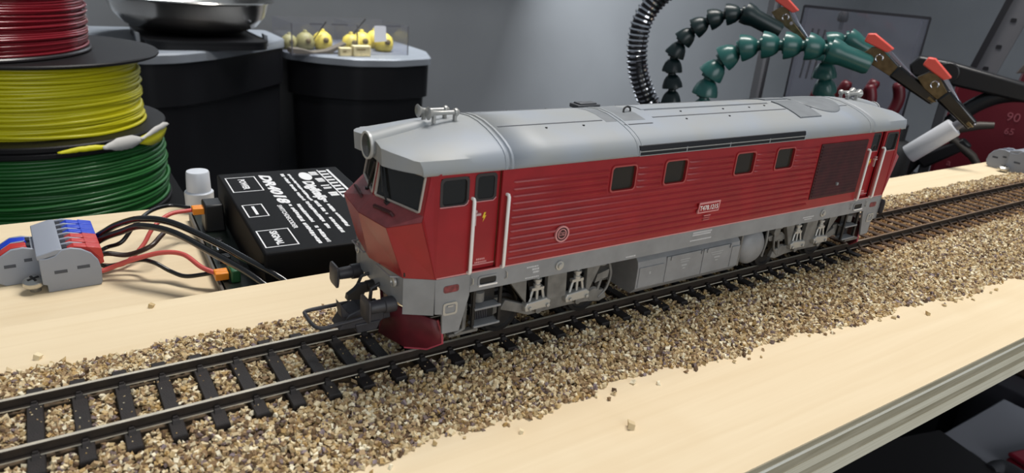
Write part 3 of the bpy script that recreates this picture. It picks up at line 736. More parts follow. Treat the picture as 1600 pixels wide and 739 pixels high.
    # side air intake slots under the roof edge
    for sg in (-1, 1):
        vt = MB().prism([(sg * 17.2, 46.95), (sg * 17.8, 47.0), (sg * 17.74, 48.5), (sg * 17.45, 49.5), (sg * 16.7, 49.6)], 'yz', -34.2, 35.2).build('air_intake', mat('intake_black', (14, 15, 22), .5), T, smooth=0)
        for z0, z1, yo in ((46.9, 47.1, 17.86), (47.95, 48.2, 17.84)):
            MB().box(-34.3, 35.3, *sorted((sg * 17.0, sg * yo)), z0, z1).build('intake_slat', METAL_L, vt, smooth=0)
        for x in (-34.2, -17, .5, 18, 35): MB().box(x - .15, x + .15, *sorted((sg * 17.0, sg * 17.8)), 47.0, 48.4).build('intake_post', ROOF, vt, smooth=0)
    # --- sills
    for sg in (-1, 1):
        MB().box(-82.0, 82.0, *sorted((sg * SW, sg * (SW - .8))), 17.6, 22.6).build('side_sill', FRAME, T, smooth=0)
        def letters(x0, x1, z, h, m=WHITE, lo=.25, hi=.5):
            mb = MB(); xx = x0
            while xx < x1:
                st = random.uniform(lo, hi); mb.box(xx, min(xx + st, x1), *sorted((sg * SW, sg * (SW + .03))), z, z + h); xx += st + .16
            mb.build('sill_marking', mat('marking_grey_white', (196, 196, 198), .5), T, smooth=0)
        for (x0, x1, z, h) in ((-66, -62.5, 20.9, .4), (-64.3, -62.3, 20.1, .5), (-64.0, -62.2, 19.3, .5), (-66.2, -62.0, 18.1, .3), (-7.5, .6, 21.5, .45), (-7.5, .2, 20.8, .5), (-8.2, .8, 19.2, .4), (-33, -29.5, 18.2, .4), (45.5, 51.5, 19.4, .4), (46.5, 50.5, 18.7, .35)): letters(x0, x1, z, h)
    MB().box(-90, 90, -16.3, 16.3, 17.4, 22.5).build('underframe', DARK, T, smooth=0)
    # --- number plate and emblem
    for sg in (-1, 1):
        yl = lambda a, b: sorted((sg * (SW + a), sg * (SW + b)))
        np_ = ring_frame(MB(), [(-8.2, 28.1), (.6, 28.1), (.9, 31.3), (-7.9, 31.3)], [(-7.8, 28.45), (.3, 28.45), (.5, 30.75), (-7.6, 30.75)], 'xz', sg * (SW + .3), sg * (SW + .8)).build('number_plate', PINK, T, smooth=0)
        MB().box(-8.1, .7, *yl(.2, .62), 28.2, 31.2).build('plate_ground', RED, np_, smooth=0)
        rot = (math.pi / 2, 0, 0) if sg == -1 else (math.pi / 2, 0, math.pi)
        text('T478.1215', 2.0, np_, (-7.4 if sg == -1 else .2, sg * (SW + .66), 28.85), rot, WHITE, width=7.6, depth=.05, bold=.02)
        MB().box(-5.0, -2.2, *yl(.3, .6), 26.9, 27.15).build('plate_caption', PINK, T, smooth=0)
        mb = MB()
        for z in (26.2, 25.6): mb.box(-5.0, -2.4, *yl(.1, .58), z, z + .3)
        mb.build('plate_caption', mat('faded_pink', (170, 92, 92), .5), T, smooth=0)
        em = MB().lathe([(2.15, 0), (2.15, .5), (1.75, .5), (1.72, .3)], (-56.7, sg * (SW + .25), 28.9), (0, sg, 0), 28, caps=False).build('emblem', PINK, T, smooth=30)
        MB().lathe([(1.75, 0), (1.75, .38), (.01, .38)], (-56.7, sg * (SW + .25), 28.9), (0, sg, 0), 24).build('emblem_ground', REDDK, em, smooth=30)
        MB().lathe([(1.35, .35), (1.35, .48), (1.12, .48), (1.1, .3)], (-56.7, sg * (SW + .25), 28.9), (0, sg, 0), 24, caps=False).build('emblem_ring', PINK, em, smooth=30)
        text('\u010cSD', 1.25, em, (-57.6 if sg == -1 else -55.8, sg * (SW + .66), 28.5), rot, PINK, width=1.8, depth=.04)
    # --- bogies
    for bx in (-54.0, 54.0):
        m_ = 1 if bx < 0 else -1
        X = lambda x: bx + m_ * (x + 54.0)
        for ax in (-67.8, -40.2):
            for sg in (-1, 1):
                MB().lathe([(6.3, 0), (6.3, .8), (5.6, 1.0), (5.5, 2.6), (4.6, 2.7), (4.2, 2.2), (1.6, 2.2), (1.2, 3.2), (.01, 3.2)], (X(ax), sg * 7.2, 5.7), (0, sg, 0), 32).build('wheel', DARK, T, smooth=35)
            MB().lathe([(1.1, -7.2), (1.1, 7.2)], (X(ax), 0, 5.7), (0, 1, 0), 12).build('axle', DARK, T)
        MB().box(min(X(-70), X(-38)), max(X(-70), X(-38)), -6.4, 6.4, 6, 16.5).build('bogie_core', DARK, T, smooth=0)
        for sg in (-1, 1):
            yl = lambda a, b: sorted((sg * a, sg * b))
            PX = lambda poly: [(X(x), z) for x, z in poly]
            bf = MB().prism(PX([(-71.5, 9.6), (-66.5, 7.8), (-62.5, 6.1), (-57, 6.2), (-49, 6.3), (-43, 6.0), (-38.5, 5.2), (-36, 6.0), (-37, 8.6), (-44, 9.4), (-50, 10.0), (-58, 10.0), (-64, 9.6), (-70, 12.0)]), 'xz', *yl(14.9, 13.4)).build('bogie_frame', BOGIE, T, smooth=0, bevel=.25)
            for nm, poly in (('bogie_gusset', [(-70.0, 17.6), (-64.4, 17.6), (-63.9, 9.4), (-62.7, 8.4)]), ('bogie_plate', [(-57.8, 17.6), (-51.7, 17.6), (-51.2, 9.8), (-57.4, 9.6)]), ('bogie_gusset', [(-44.8, 17.6), (-39.8, 17.6), (-43.6, 9.2), (-44.4, 9.4)])):
                MB().prism(PX(poly), 'xz', *yl(15.6, 14.0)).build(nm, BOGIE, bf, smooth=0, bevel=.2)
            MB().prism(PX([(-64.4, 17.6), (-44.8, 17.6), (-44.8, 9), (-64.4, 9)]), 'xz', *yl(12.6, 12.2)).build('bogie_backing', DARK, bf, smooth=0)
            for cx in (-60.6, -47.6):
                ab = MB().prism(PX([(cx - 3.9, 8.0), (cx + 3.6, 8.2), (cx + 4.0, 10.0), (cx + 2.6, 10.9), (cx - 3.6, 10.4), (cx - 4.2, 9.4)]), 'xz', *yl(16.4, 14.2)).build('axle_box', METAL_L, T, smooth=0, bevel=.3)
                for k in (-2.6, 2.9): MB().lathe([(.5, 0), (.5, .7), (.01, .8)], (X(cx + k), sg * 16.2, 8.9), (0, sg, 0), 8).build('axle_box_bolt', METAL_L, ab)
                MB().lathe([(.9, 0), (.9, .6), (.01, .7)], (X(cx + .4), sg * 15.6, 7.6), (0, sg, 0), 10).build('axle_box_bolt', BOGIE, ab)
                sp = MB()
                sp.lathe([(1.0, 0), (1.0, .9), (.75, .95), (.75, 1.7), (1.1, 1.75), (1.1, 2.4), (.55, 2.5), (.5, 3.0), (.01, 3.1)], (X(cx), sg * 15.0, 13.9), (0, 0, 1), 12)
                sp.box(X(cx) - 1.9, X(cx) + 1.9, *yl(15.6, 14.4), 13.2, 14.0)
                for dx, bw in ((-1.4, -2.4), (0, 0), (1.5, 2.2)): sp.tube([(X(cx + dx), sg * 15.2, 13.6), (X(cx + bw), sg * 15.4, 10.2)], .42, 6)
                sp.build('spring_hanger', METAL_L, T, smooth=40)
            # brake gear towards the loco centre and the outer end
            bk = MB(); bk.tube(spline([(X(-36.3), sg * 14.5, 16.5), (X(-35.6), sg * 15, 13), (X(-36.6), sg * 15, 9), (X(-39), sg * 14.8, 6.6)], 5), .4, 6)
            bk.prism(PX([(-40.2, 13.6), (-36, 14.6), (-36.4, 12.2), (-40.8, 11.2)]), 'xz', *yl(14.8, 13.6)); bk.tube([(X(-38.6), sg * 14.6, 12), (X(-39.8), sg * 14.6, 7.5)], .45, 6)
            bk.lathe([(1.7, 0), (1.7, 2.4), (1.1, 2.6), (.01, 2.7)], (X(-38.4), sg * 13.4, 16.0), (0, 0, 1), 12); bk.lathe([(2.2, 0), (1.8, .6), (.01, .8)], (X(-41), sg * 14.4, 7.8), (0, sg, 0), 14)
            bk.build('brake_rigging', BOGIE, bf, smooth=30)
            bo = MB(); bo.prism(PX([(-79, 6.4), (-71, 8.6), (-70.5, 12.5), (-74, 12.8), (-74.5, 9.4), (-79, 8.8)]), 'xz', *yl(13.9, 12.4)); bo.tube([(X(-82.0), sg * 15.5, 14.0), (X(-82.2), sg * 15.5, 7.2), (X(-84.5), sg * 15.4, 6.2)], .6, 7)
            bo.lathe([(1.5, 0), (1.5, 2.4), (1.0, 2.6)], (X(-77.8), sg * 14.4, 13.4), (0, 0, 1), 12); bo.box(min(X(-86), X(-78)), max(X(-86), X(-78)), *yl(15.6, 14), 5.6, 6.3)
            bo.build('sanding_gear', BOGIE, bf, smooth=30)
            gr = MB()
            for k in range(7): gr.box(min(X(-78.5 + k * .5), X(-78.25 + k * .5)), max(X(-78.5 + k * .5), X(-78.25 + k * .5)), *yl(14.9, 14.2), 8.4, 11.8)
            gr.build('ladder_mesh', DKGREY, bf, smooth=0)
    # --- fuel tank between the bogies
    sec = [(-14.8, 14.6), (-15.1, 13.0), (-15.1, 6.3), (-13.2, 4.2), (13.2, 4.2), (15.1, 6.3), (15.1, 13.0), (14.8, 14.6), (12, 17.4), (-12, 17.4)]
    tk = MB().prism(sec, 'yz', -25.4, 18.4).build('fuel_tank', FRAME, T, smooth=0, bevel=.2)
    for sg in (-1, 1):
        yl = lambda a, b: sorted((sg * a, sg * b))
        for x0, x1, z0, z1 in ((-24.8, -15.2, 6.6, 12.9), (-14.2, 1.0, 6.4, 14.6), (1.4, 14.0, 6.4, 14.6), (14.5, 18.2, 6.6, 13.4)):
            MB().box(x0, x1, *yl(15.35, 14.9), z0, z1).build('tank_cover', FRAME, tk, smooth=0, bevel=.15)
        for x in (-12.9, 0, 2.6, 13): MB().box(x, x + .5, *yl(15.7, 15.2), 13.4, 14.5).build('cover_hinge', FRAME, tk, smooth=0)
        for x0, x1, z, h in ((-8.5, -4.5, 12.6, .25), (-8.2, -4.8, 11.9, .2), (-7.6, -5.4, 10.6, .5), (-7, -6, 9.7, .35), (4.8, 10.2, 12.8, .2), (5.4, 9.6, 12.1, .2), (6.6, 9.0, 10.9, .5), (7.2, 8.4, 10.0, .35), (-20.8, -20.2, 10.4, .8)):
            mb = MB(); xx = x0
            while xx < x1: mb.box(xx, min(x1, xx + .4), *yl(15.36, 15.3), z, z + h); xx += .55
            mb.build('tank_marking', mat('faded_marking', (170, 172, 174), .5), tk, smooth=0)
        MB().lathe([(6.2, 0), (6.2, 6), (5.9, 7.0), (4.8, 8.1), (2.6, 8.9), (.01, 9.2)], (25.6, sg * 7.2, 11.3), (0, sg, 0), 32).build('air_reservoir', FRAME, T, smooth=50)
        rs = MB(); rs.box(18.6, 19.4, *yl(15, 9), 6, 17.4); rs.tube([(32.5, sg * 14, 17), (32.2, sg * 14.6, 12), (31.6, sg * 14.4, 7)], .5, 6); rs.lathe([(1.6, 0), (1.6, 2.5), (.01, 2.8)], (36.4, sg * 12.6, 15.2), (0, sg, 0), 12)
        rs.prism([(33, 13.6), (40, 14.4), (43.5, 12.0), (40, 11), (34, 12)], 'xz', *yl(14.4, 13))
        rs.build('pipe_work', BOGIE, T, smooth=30)
    return T
loco()

# ------------------------------------------------------------------ splicing connectors
def connector(loc, rz, label, levers, left_y=10.5, right_n=6):
    t = thing('splicing_connector', loc, label, 'wire connector', 'lever splicing connectors', rz)
    slot = mat('slot_dark', (64, 70, 82), .5)
    D = right_n * 5.0
    prof = [(0, 0), (15.0, 0), (15.4, 1.0), (15.6, 6.0), (15.0, 9.0), (13.2, 11.8), (10.6, 13.6), (7.8, 14.4), (5.2, 14.2), (3.2, 12.4), (1.0, 11.8), (-1.2, 12.0), (-1.2, 3), (0, 2.6)]
    MB().prism(prof, 'xz', 0, 1.0).build('end_wall', GREYW, t, bevel=.3)
    MB().prism(prof, 'xz', D - 1.0, D).build('end_wall', GREYW, t, bevel=.3)
    low = [(0, 0), (15.0, 0), (15.4, 1.0), (15.6, 5.5), (14.4, 7.6), (12.4, 10.0), (9.0, 12.0), (5.0, 12.6), (3.0, 12.6), (-1.2, 12.2), (-1.2, 3), (0, 2.6)]
    MB().prism(low, 'xz', 1.0, D - 1.0).build('housing', GREYW, t, bevel=.2)
    MB().prism([(-1.6, 11.4), (5.6, 13.0), (5.4, 14.4), (3.6, 14.5), (-1.8, 13.0)], 'xz', .2, D - .2).build('cover_plate', GREYW, t, bevel=.3)
    for k in range(right_n):
        y = 1.0 + k * (D - 2.0) / right_n; w = (D - 2.0) / right_n
        if k: MB().prism([(5, 12.4), (5.4, 14.2), (8, 14.5), (11.4, 13.6), (13.2, 12.0), (12.4, 10)], 'xz', y - .45, y + .45).build('divider', GREYW, t, bevel=.2)
        MB().box(5.3, 6.9, y + 1.1, y + w - .9, 12.2, 14.0).build('test_slot', mat('slot_black', (28, 30, 40), .6), t, smooth=0)
        if levers:
            m = REDP if k < right_n // 2 else BLUEP
            MB().prism([(6.4, 13.0), (8.8, 14.3), (11.6, 13.8), (16.3, 12.6), (16.8, 7.0), (15.4, 6.6), (12.6, 10.4), (9, 12.2)], 'xz', y + .7, y + w - .6).build('lever', m, t, bevel=.3)
            if k < right_n: MB().prism([(12.2, 13.75), (16.35, 12.65), (16.8, 9.0), (15.6, 9)], 'xz', y + .2, y + w - .1).build('lever_tip', m, t, bevel=.2)
    # two-way side
    L = left_y
    SQ = lambda P: [(x * .64 if x < 0 else x, z) for x, z in P]
    pl = SQ([(1, 0), (-17.0, 0), (-20.0, 1.2), (-21.4, 4.0), (-20.4, 7.6), (-17.4, 10.4), (-12.5, 12.4), (-7.5, 12.6), (-3.0, 11.8), (1, 11.0)])
    for y0 in (L, L + 11.0): MB().prism(pl, 'xz', y0, y0 + 1.0).build('end_wall', GREYW, t, bevel=.3)
    pl2 = SQ([(1, 0), (-17.0, 0), (-20.0, 1.2), (-21.0, 3.4), (-19.6, 6.4), (-16.6, 8.8), (-12, 10.9), (-6, 11.6), (1, 11.4)])
    MB().prism(pl2, 'xz', L + 1, L + 11).build('housing', GREYW, t, bevel=.2)
    MB().prism(SQ([(-12, 10), (-6, 12.8), (-12, 12.6), (-17, 10.6)]), 'xz', L + 5.6, L + 6.4).build('divider', GREYW, t, bevel=.2)
    if levers:
        for k, m in ((0, REDP), (1, BLUEP)):
            MB().prism(SQ([(-5.4, 11.4), (-6, 12.6), (-12.5, 12.7), (-17.4, 10.7), (-21.2, 7.4), (-22.2, 4), (-20.6, 3.4), (-18, 7), (-12, 10.4)]), 'xz', L + 1.3 + k * 5.1, L + 5.3 + k * 5.1).build('lever', m, t, bevel=.3)
            MB().box(-3.8, -2.6, L + 1.9 + k * 5.1, L + 4.6 + k * 5.1, 11.0, 12.5).build('test_slot', MATS['slot_black'], t, smooth=0)
    for x0, x1, y, z in ((2.4, 6.0, 0, 6.2), (8.8, 12.4, 0, 6.8), (-10.6, -7.4, L, 6.2), (-5.0, -2.8, L, 7.6)):
        MB().box(x0, x1, y - .06, y + .3, z, z + 1.1).build('side_slot', slot, t, smooth=0)
    return t
connector((3.6, 105.2, -21.5), 2, 'grey lever connector with blue and red levers on the lower board', True)
connector((509, 36, -6), -90, 'plain grey lever connector on the far right end of the track board', False, left_y=1.5, right_n=4)

def screw(loc, label, rot=(0, 0, 0), h=2.6):
    t = thing('screw', loc, label, 'screw', 'cross-head screws', rot=rot)
    MB().lathe([(1.6, 0), (1.6, h), (1.2, h + .1)], n=14).build('shank', mat('zinc', (170, 170, 168), .35, metal=.8), t)
    MB().lathe([(3.2, h), (3.3, h + .5), (3.0, h + 1.4), (2.0, h + 2.0), (.01, h + 2.2)], n=24).build('head', mat('zinc_head', (190, 188, 182), .28, metal=.9), t, smooth=40)
    c = MB(); c.box(-1.7, 1.7, -.35, .35, h + 1.7, h + 2.32); c.box(-.35, .35, -1.7, 1.7, h + 1.7, h + 2.32)
    c.build('cross_recess', DARK, t, smooth=0)
screw((.2, 108.6, -21.5), 'bright cross-head screw beside the connector with coloured levers', (.12, -.1, .4))
screw((505.5, 36.8, -6), 'bright screw fixing the plain grey connector', (.1, -.2, .2), 1.8)

# ------------------------------------------------------------------ wires
def wire(pts, r, m, label, name='wire', n=7):
    o0 = pts[0]
    o = MB().tube(spline([tuple(a - b for a, b in zip(p, o0)) for p in pts], 8), r, n).build(name, m, loc=o0, smooth=60)
    tag(o, label, 'wire', 'wires at the lever connector')
WB = mat('wire_black', (16, 15, 15), .3, coat=.2); WR = mat('wire_red', (196, 84, 78), .4); WBR = mat('wire_dark_brown', (52, 38, 32), .35); CAB = mat('cable_black_gloss', (13, 13, 14), .2, coat=.5)
wire([(17.2, 124.5, -13), (22, 121.5, -9), (26.3, 116.7, -5), (32.6, 106.1, 0), (40.7, 98.0, .4), (51.6, 84.6, -3.4), (58.3, 71.5, -5.4), (65.8, 60.0, -8.6), (70, 57, -14), (73, 62, -20)], 1.15, CAB, 'thick glossy black cable, upper of the pair arching over the decoder edge')
wire([(17.2, 120.0, -13), (22, 117.5, -9.5), (26.8, 112.0, -6), (32.3, 103.0, -1.4), (40.5, 94.4, -1.8), (50.0, 81.4, -5.8), (57.0, 68.9, -8.2), (62.0, 60.2, -11.5), (65, 57, -16), (68, 62, -20)], 1.15, CAB, 'thick glossy black cable, lower of the pair arching over the decoder edge')
wire([(17.2, 115.8, -15), (22, 119.9, -14.2), (26.8, 117.9, -12), (31.7, 122.2, -8), (38.7, 135.4, -8), (46.4, 142.4, -9), (52.8, 138.4, -9.3)], .75, WB, 'thin black wire looping back to the far orange terminal')
wire([(17.2, 112.5, -17), (26, 116, -19.6), (33.2, 121.2, -16), (38.1, 126.1, -11), (44.7, 132.4, -9), (52.8, 135.6, -9.4)], .8, WR, 'red wire rising to the far orange terminal')
wire([(17.2, 112.0, -13.6), (22, 116.2, -15), (28.0, 115.1, -16), (35.0, 112.7, -13), (39.6, 119.3, -12), (43.2, 129.0, -14), (48, 134, -19)], .9, WBR, 'dark brown wire bending up behind the black cables')
wire([(17.2, 108.0, -18), (21, 108.8, -17.6), (27.2, 107.0, -15), (36.8, 103.3, -12), (43.3, 99.4, -12), (47.4, 90.9, -14), (51.8, 86.9, -15.6)], .85, WR, 'red wire running to the near orange terminal')
wire([(17.2, 109.6, -13.6), (21, 112.0, -17.8), (30.4, 110.0, -16.4), (34.5, 102.8, -15), (38.8, 99.2, -17.4), (42.7, 94.3, -18.0), (48.0, 90.4, -16.6), (51.8, 88.7, -15.6)], .75, WB, 'thin black wire sagging to the near orange terminal')

# ------------------------------------------------------------------ decoder box
def decoder():
    t = thing('decoder_box', (61.6, 64.4, -21.5), 'black decoder box printed with white lettering behind the locomotive nose', 'electronics box', rz=-3)
    H = 20.5
    cs = mat('decoder_case_black', (11, 11, 13), .6, bump=.15, bscale=3, spec=.12)
    MB().loft([[(0, 0, 3), (50, 0, 3), (50, 88, 3), (0, 88, 3)], [(0, 0, H), (50, 0, H), (50, 88, H), (0, 88, H)]]).build('case', cs, t, bevel=.8, seg=3)
    MB().box(-10.5, 60, -3, 92, .4, 3).build('base_plate', cs, t, bevel=.3)
    MB().box(-10.0, 0, -2, 90, 3, 4.2).build('circuit_board', mat('pcb_dark_green', (22, 34, 26), .4, var=.4, scale=.4), t, smooth=0)
    st = MB().box(-11.4, -10.4, -3, 92, 0, 3.4).build('edge_strip', mat('strip_grey', (96, 92, 86), .5), t, bevel=.2)
    pw = mat('print_white', (228, 228, 230), .5)
    Z = H + .02
    def fr(u0, u1, v0, v1, w=.45):
        ring_frame(MB(), [(u0, v0), (u1, v0), (u1, v1), (u0, v1)], [(u0 + w, v0 + w), (u1 - w, v0 + w), (u1 - w, v1 - w), (u0 + w, v1 - w)], 'xy', H - .05, Z + .03).build('printed_frame', pw, t, smooth=0)
    fr(2.0, 13.6, 62.5, 81.5); fr(2.0, 9.2, 33.6, 47); fr(1.4, 12.2, 4.6, 20)
    rot = (0, 0, -math.pi / 2)
    def tx(s, size, u, v, w, **k): text(s, size, t, (u, v, Z), rot, pw, 'printed_text', width=w, depth=.03, **k)
    tx('POWER', 3.4, 6.6, 78.5, 13, bold=.12); tx('SIGNAL', 3.2, 5.6, 18.6, 12.6, bold=.12)
    MB().box(5.0, 6.0, 36, 45, H - .05, Z + .03).build('printed_bar', pw, t, smooth=0)
    tx('DR4018', 5.4, 15.6, 82.6, 37.5, bold=.28, shear=.25)
    tx('SWITCHDECODER', 2.2, 14.0, 43.8, 25, bold=.06)
    tx('Digikeijs', 5.4, 30.4, 70, 25, bold=.26, shear=.2)
    MB().prism([(33.3 + 2.5 * math.cos(a), 76.6 + 5.6 * math.sin(a)) for a in np.linspace(0, 2 * math.pi, 20, endpoint=False)], 'xy', H - .05, Z + .03).build('printed_oval', pw, t, smooth=0)
    def line(u, v0, v1, w, name='printed_line'):
        mb = MB(); v = v0
        while v > v1:
            st = random.uniform(.7, 2.0); a = max(v - st, v1)
            if random.random() < .9: mb.box(u - w / 2 + random.uniform(-.25, .1), u + w / 2 + random.uniform(-.1, .25), a, v, H - .05, Z + .03)
            v = a - random.uniform(.12, .5)
        o = mb.build(name, pw, t, smooth=0); o['kind'] = 'stuff'
    for u, v0, v1, w in ((24.8, 82, 46.5, 1.0), (27.4, 81, 45.5, .8), (18.6, 43.5, 3, 1.05), (21.6, 43, 3.2, 1.05), (25.3, 45, 15.5, 1.05), (28.6, 45, 10.3, 1.1), (32.0, 45, 15.5, 1.0)): line(u, v0, v1, w)
    for k in range(4): line(37.6 + .2 * (k % 2), 82 - k * 9.5, 77 - k * 9.5, 3.0)
    for k in range(9):
        v = 83 - k * 4.2
        MB().box(40.4, 43.6, v - 2.2, v - .4, H - .05, Z + .03).build('printed_icon', pw, t, smooth=0)
    MB().box(44.2, 45.2, 46, 84, H - .05, Z + .03).build('printed_bar', pw, t, smooth=0)
    MB().box(40.0, 40.5, 46, 84, H - .05, Z + .03).build('printed_bar', pw, t, smooth=0)
    # plugs along the left edge
    orange = mat('terminal_orange', (232, 140, 36), .4); green = mat('terminal_green', (40, 96, 58), .45)
    for (v, zz, blk) in ((67.4, 12.3, 1), (18.6, 6.0, 0)):
        pg = MB().box(-12.3, -8.0, v, v + 2.3, zz - 1.3, zz + 1.3).build('ferrule_plug', orange, t, bevel=.3)
        MB().box(-12.3, -8.0, v + 2.45, v + 4.75, zz - 1.3, zz + 1.3).build('ferrule_plug', orange, t, bevel=.3)
        if blk: MB().loft([[(-8.6, v - 2, 4), (-1, v - 2, 4), (-1, v + 8, 4), (-8.6, v + 8, 4)], [(-8.2, v - 1.6, 15), (-1.4, v - 1.6, 15), (-1.4, v + 7.6, 15), (-8.2, v + 7.6, 15)]]).build('terminal_block', BLACKP, t, bevel=.6)
        else: MB().box(-7.6, -4.6, v - 2, v + 7, 4, 8.6).build('terminal_block', green, t, bevel=.5)
    for u, v in ((-6.5, 52), (-5.5, 44), (-6.5, 36), (-4.5, 28)):
        MB().loft([[(u - 2, v - 2.2, 4), (u + 2, v - 2.2, 4), (u + 2, v + 2.2, 4), (u - 2, v + 2.2, 4)], [(u - 1.7, v - 1.8, 6.4), (u + 1.7, v - 1.8, 6.4), (u + 1.7, v + 1.8, 6.4), (u - 1.7, v + 1.8, 6.4)]]).build('chip', BLACKP, t, bevel=.2)
        MB().box(u - 2.3, u - 1.9, v - 1.6, v + 1.6, 4, 6.0).build('chip_leads', CHROME, t, smooth=0)
    MB().box(49.8, 53.4, 46, 62, 12, 20.8).build('terminal_block', mat('terminal_pale_green', (120, 150, 128), .5), t, bevel=.4)
decoder()

def bottle_cap():
    t = thing('bottle_stopper', (61.9, 169.5, -21.5), 'small white stepped plastic stopper standing beside the decoder box', 'plastic stopper')
    m = mat('cap_white', (205, 210, 218), .4)
    MB().lathe([(6.4, 0), (6.4, 1.6), (5.9, 1.8)], n=32).build('base_flange', m, t, smooth=40)
    MB().lathe([(5.8, 1.6), (5.9, 8.2), (5.5, 8.6)], n=32).build('collar', m, t, smooth=40)
    MB().lathe([(5.0, 8.2), (4.7, 16.8), (4.4, 17.4), (2, 17.7), (.01, 17.7)], n=32).build('cap_top', m, t, smooth=40)
bottle_cap()

# ------------------------------------------------------------------ filament spools
def spool(cx, cy, z0, z1, Rf, Rw, m, mf, label, seed, flanges=(4, 4), strands=None, tilt=.02, r=1.35):
    rnd = random.Random(seed)
    t = thing('filament_spool', (cx, cy, z0), label, 'filament spool', 'stacked filament spools')
    H = z1 - z0
    MB().lathe([(25, 0), (Rf - .8, 0), (Rf, .8), (Rf, flanges[0] - .8), (Rf - .8, flanges[0]), (25, flanges[0])], n=72, caps=False).build('flange', mf, t, smooth=40)
    MB().lathe([(25, H - flanges[1]), (Rf - .8, H - flanges[1]), (Rf, H - flanges[1] + .8), (Rf, H - .8), (Rf - .8, H), (25, H)], n=72, caps=False).build('flange', mf, t, smooth=40)
    MB().lathe([(25, 0), (28, 0), (28, H), (25, H)], n=36, caps=False).build('hub', mf, t, smooth=40)
    a, b = flanges[0] + 1.0, H - flanges[1] - 1.0
    w = MB().lathe([(27, a - .8), (Rw - 1.2, a - .8), (Rw - 1.2, b + .8), (27, b + .8)], n=60, caps=False).build('filament_core', m, t, smooth=60)
    mb = MB(); n = strands or int((b - a) / 2.1)
    for k in range(n):
        zc = a + (b - a) * (k + .5) / n + rnd.uniform(-.7, .7); ph = rnd.uniform(0, 6.28); am = rnd.uniform(0, tilt) * Rw; rr = Rw + rnd.uniform(-1.2, .5); ecc = rnd.uniform(0, 1.6)
        ph2 = rnd.uniform(0, 6.28)
        pts = []
        for i in range(64):
            an = 2 * math.pi * i / 64
            R2 = rr + ecc * math.cos(an - ph2)
            zz = min(max(zc + am * math.sin(an + ph) + .35 * math.sin(3 * an + ph2), a), b)
            pts.append((R2 * math.cos(an), R2 * math.sin(an), zz))
        mb.tube(pts, r, 6, closed=True)
    mb.build('filament_winding', m, t, smooth=70)['kind'] = 'stuff'
    return t
FLB = mat('spool_flange_black', (20, 19, 21), .5, spec=.3)
FY = mat('filament_yellow', (212, 204, 26), .35, coat=.2); FG = mat('filament_green', (30, 96, 38), .4, coat=.2); FRd = mat('filament_red', (120, 14, 28), .22, coat=.4)
SXc, SYc = 6, 445
spool(SXc, SYc, -100, -44, 82, 79, FG, FLB, 'green filament spool, bottom of the stack at left', 3, (4, 4), 26, .03)
ys = spool(SXc, SYc, -43.8, 9.5, 82, 67, FY, FLB, 'yellow filament spool, middle of the stack at left', 5, (4, 2.5), 25, .05)
spool(-33, SYc, 9.8, 66, 79, 77, FRd, mat('spool_flange_grey', (48, 44, 46), .3), 'dark red filament spool, top of the stack at left', 8, (2.5, 3), 38, .008, .95)
def torn_label(a0, a1, zt, zb, R, m, seed, name='torn_label'):
    rnd = random.Random(seed); rows = [[], [], []]
    n = 16
    for i in range(n + 1):
        a = R_(a0 + (a1 - a0) * i / n); e = min(i, n - i) / (n / 2)
        zt_ = zt * min(1, .2 + e * 1.2) + rnd.uniform(-.15, .15); zb_ = zb * min(1, .15 + e * 1.3) + rnd.uniform(-.35, .35)
        for k, (z, rr) in enumerate(((zt_, R), ((zt_ + zb_) / 2, R + .5), (zb_, R + 1.0 + rnd.uniform(-.1, .15)))):
            rows[k].append((rr * math.cos(a), rr * math.sin(a), z))
    MB().grid(rows).build(name, m, ys, smooth=60, solid=.15)
PAPER = mat('paper_white', (196, 194, 190), .6); PAPY = mat('paper_yellow', (214, 208, 30), .5)
torn_label(-50, -17, 2.8, -6.5, 82.3, PAPY, 2); torn_label(-66, -44, 4.8, -3.6, 83.0, PAPER, 4); torn_label(-46, -12, 5.4, 1.6, 83.3, PAPER, 6); torn_label(-84, -62, 2.6, -.6, 82.3, PAPY, 9)

# ------------------------------------------------------------------ bins by the wall
def offset_poly(poly, d):
    c = np.mean(poly, axis=0); P = np.array(poly, float); v = P - c; l = np.linalg.norm(v, axis=1, keepdims=True)
    return [tuple(p) for p in (P - v / l * d)]
def round_poly(poly, r=18, n=4):
    out = []
    N = len(poly)
    for i in range(N):
        p0, p, p1 = np.array(poly[i - 1], float), np.array(poly[i], float), np.array(poly[(i + 1) % N], float)
        a = p + (p0 - p) / np.linalg.norm(p0 - p) * r; b = p + (p1 - p) / np.linalg.norm(p1 - p) * r
        for k in range(n + 1):
            s = k / n; out.append(tuple((1 - s) ** 2 * a + 2 * s * (1 - s) * p + s * s * b))
    return out
BINM = mat('bin_black', (13, 13, 16), .45, spec=.3, bump=.1, bscale=.6); LIDM = mat('bin_lid_grey', (112, 116, 122), .45, var=.08, scale=.02)
def bin_(poly, label, zl):
    c = np.mean(poly, axis=0); P = [tuple(np.array(p) - c) for p in poly]
    t = thing('waste_bin', (c[0], c[1], -800), label, 'bin', 'waste bins by the wall')
    Z = zl + 800
    def ring(d, z, s=1.): return [(p[0] * s, p[1] * s, z) for p in round_poly(offset_poly(P, d), 16)]
    MB().loft([ring(26, 0, .9), ring(20, Z - 420, .96), ring(15, Z - 82), ring(15, Z - 80), ring(6, Z - 76), ring(5, Z - 2)]).build('bin_body', BINM, t, smooth=30)
    pn = MB()
    MB().loft([ring(6, Z - 6), ring(0, Z - 5), ring(0, Z + 8), ring(3, Z + 11), ring(12, Z + 11.5)]).build('bin_lid', LIDM, t, smooth=30)
    return t
bin_([(96, 1150), (155, 1112), (209, 1123), (273, 1162), (352, 1238), (444, 1330), (444, 1480), (85, 1480)], 'black bin with grey lid behind the filament spools, under the steel bowl', -103)
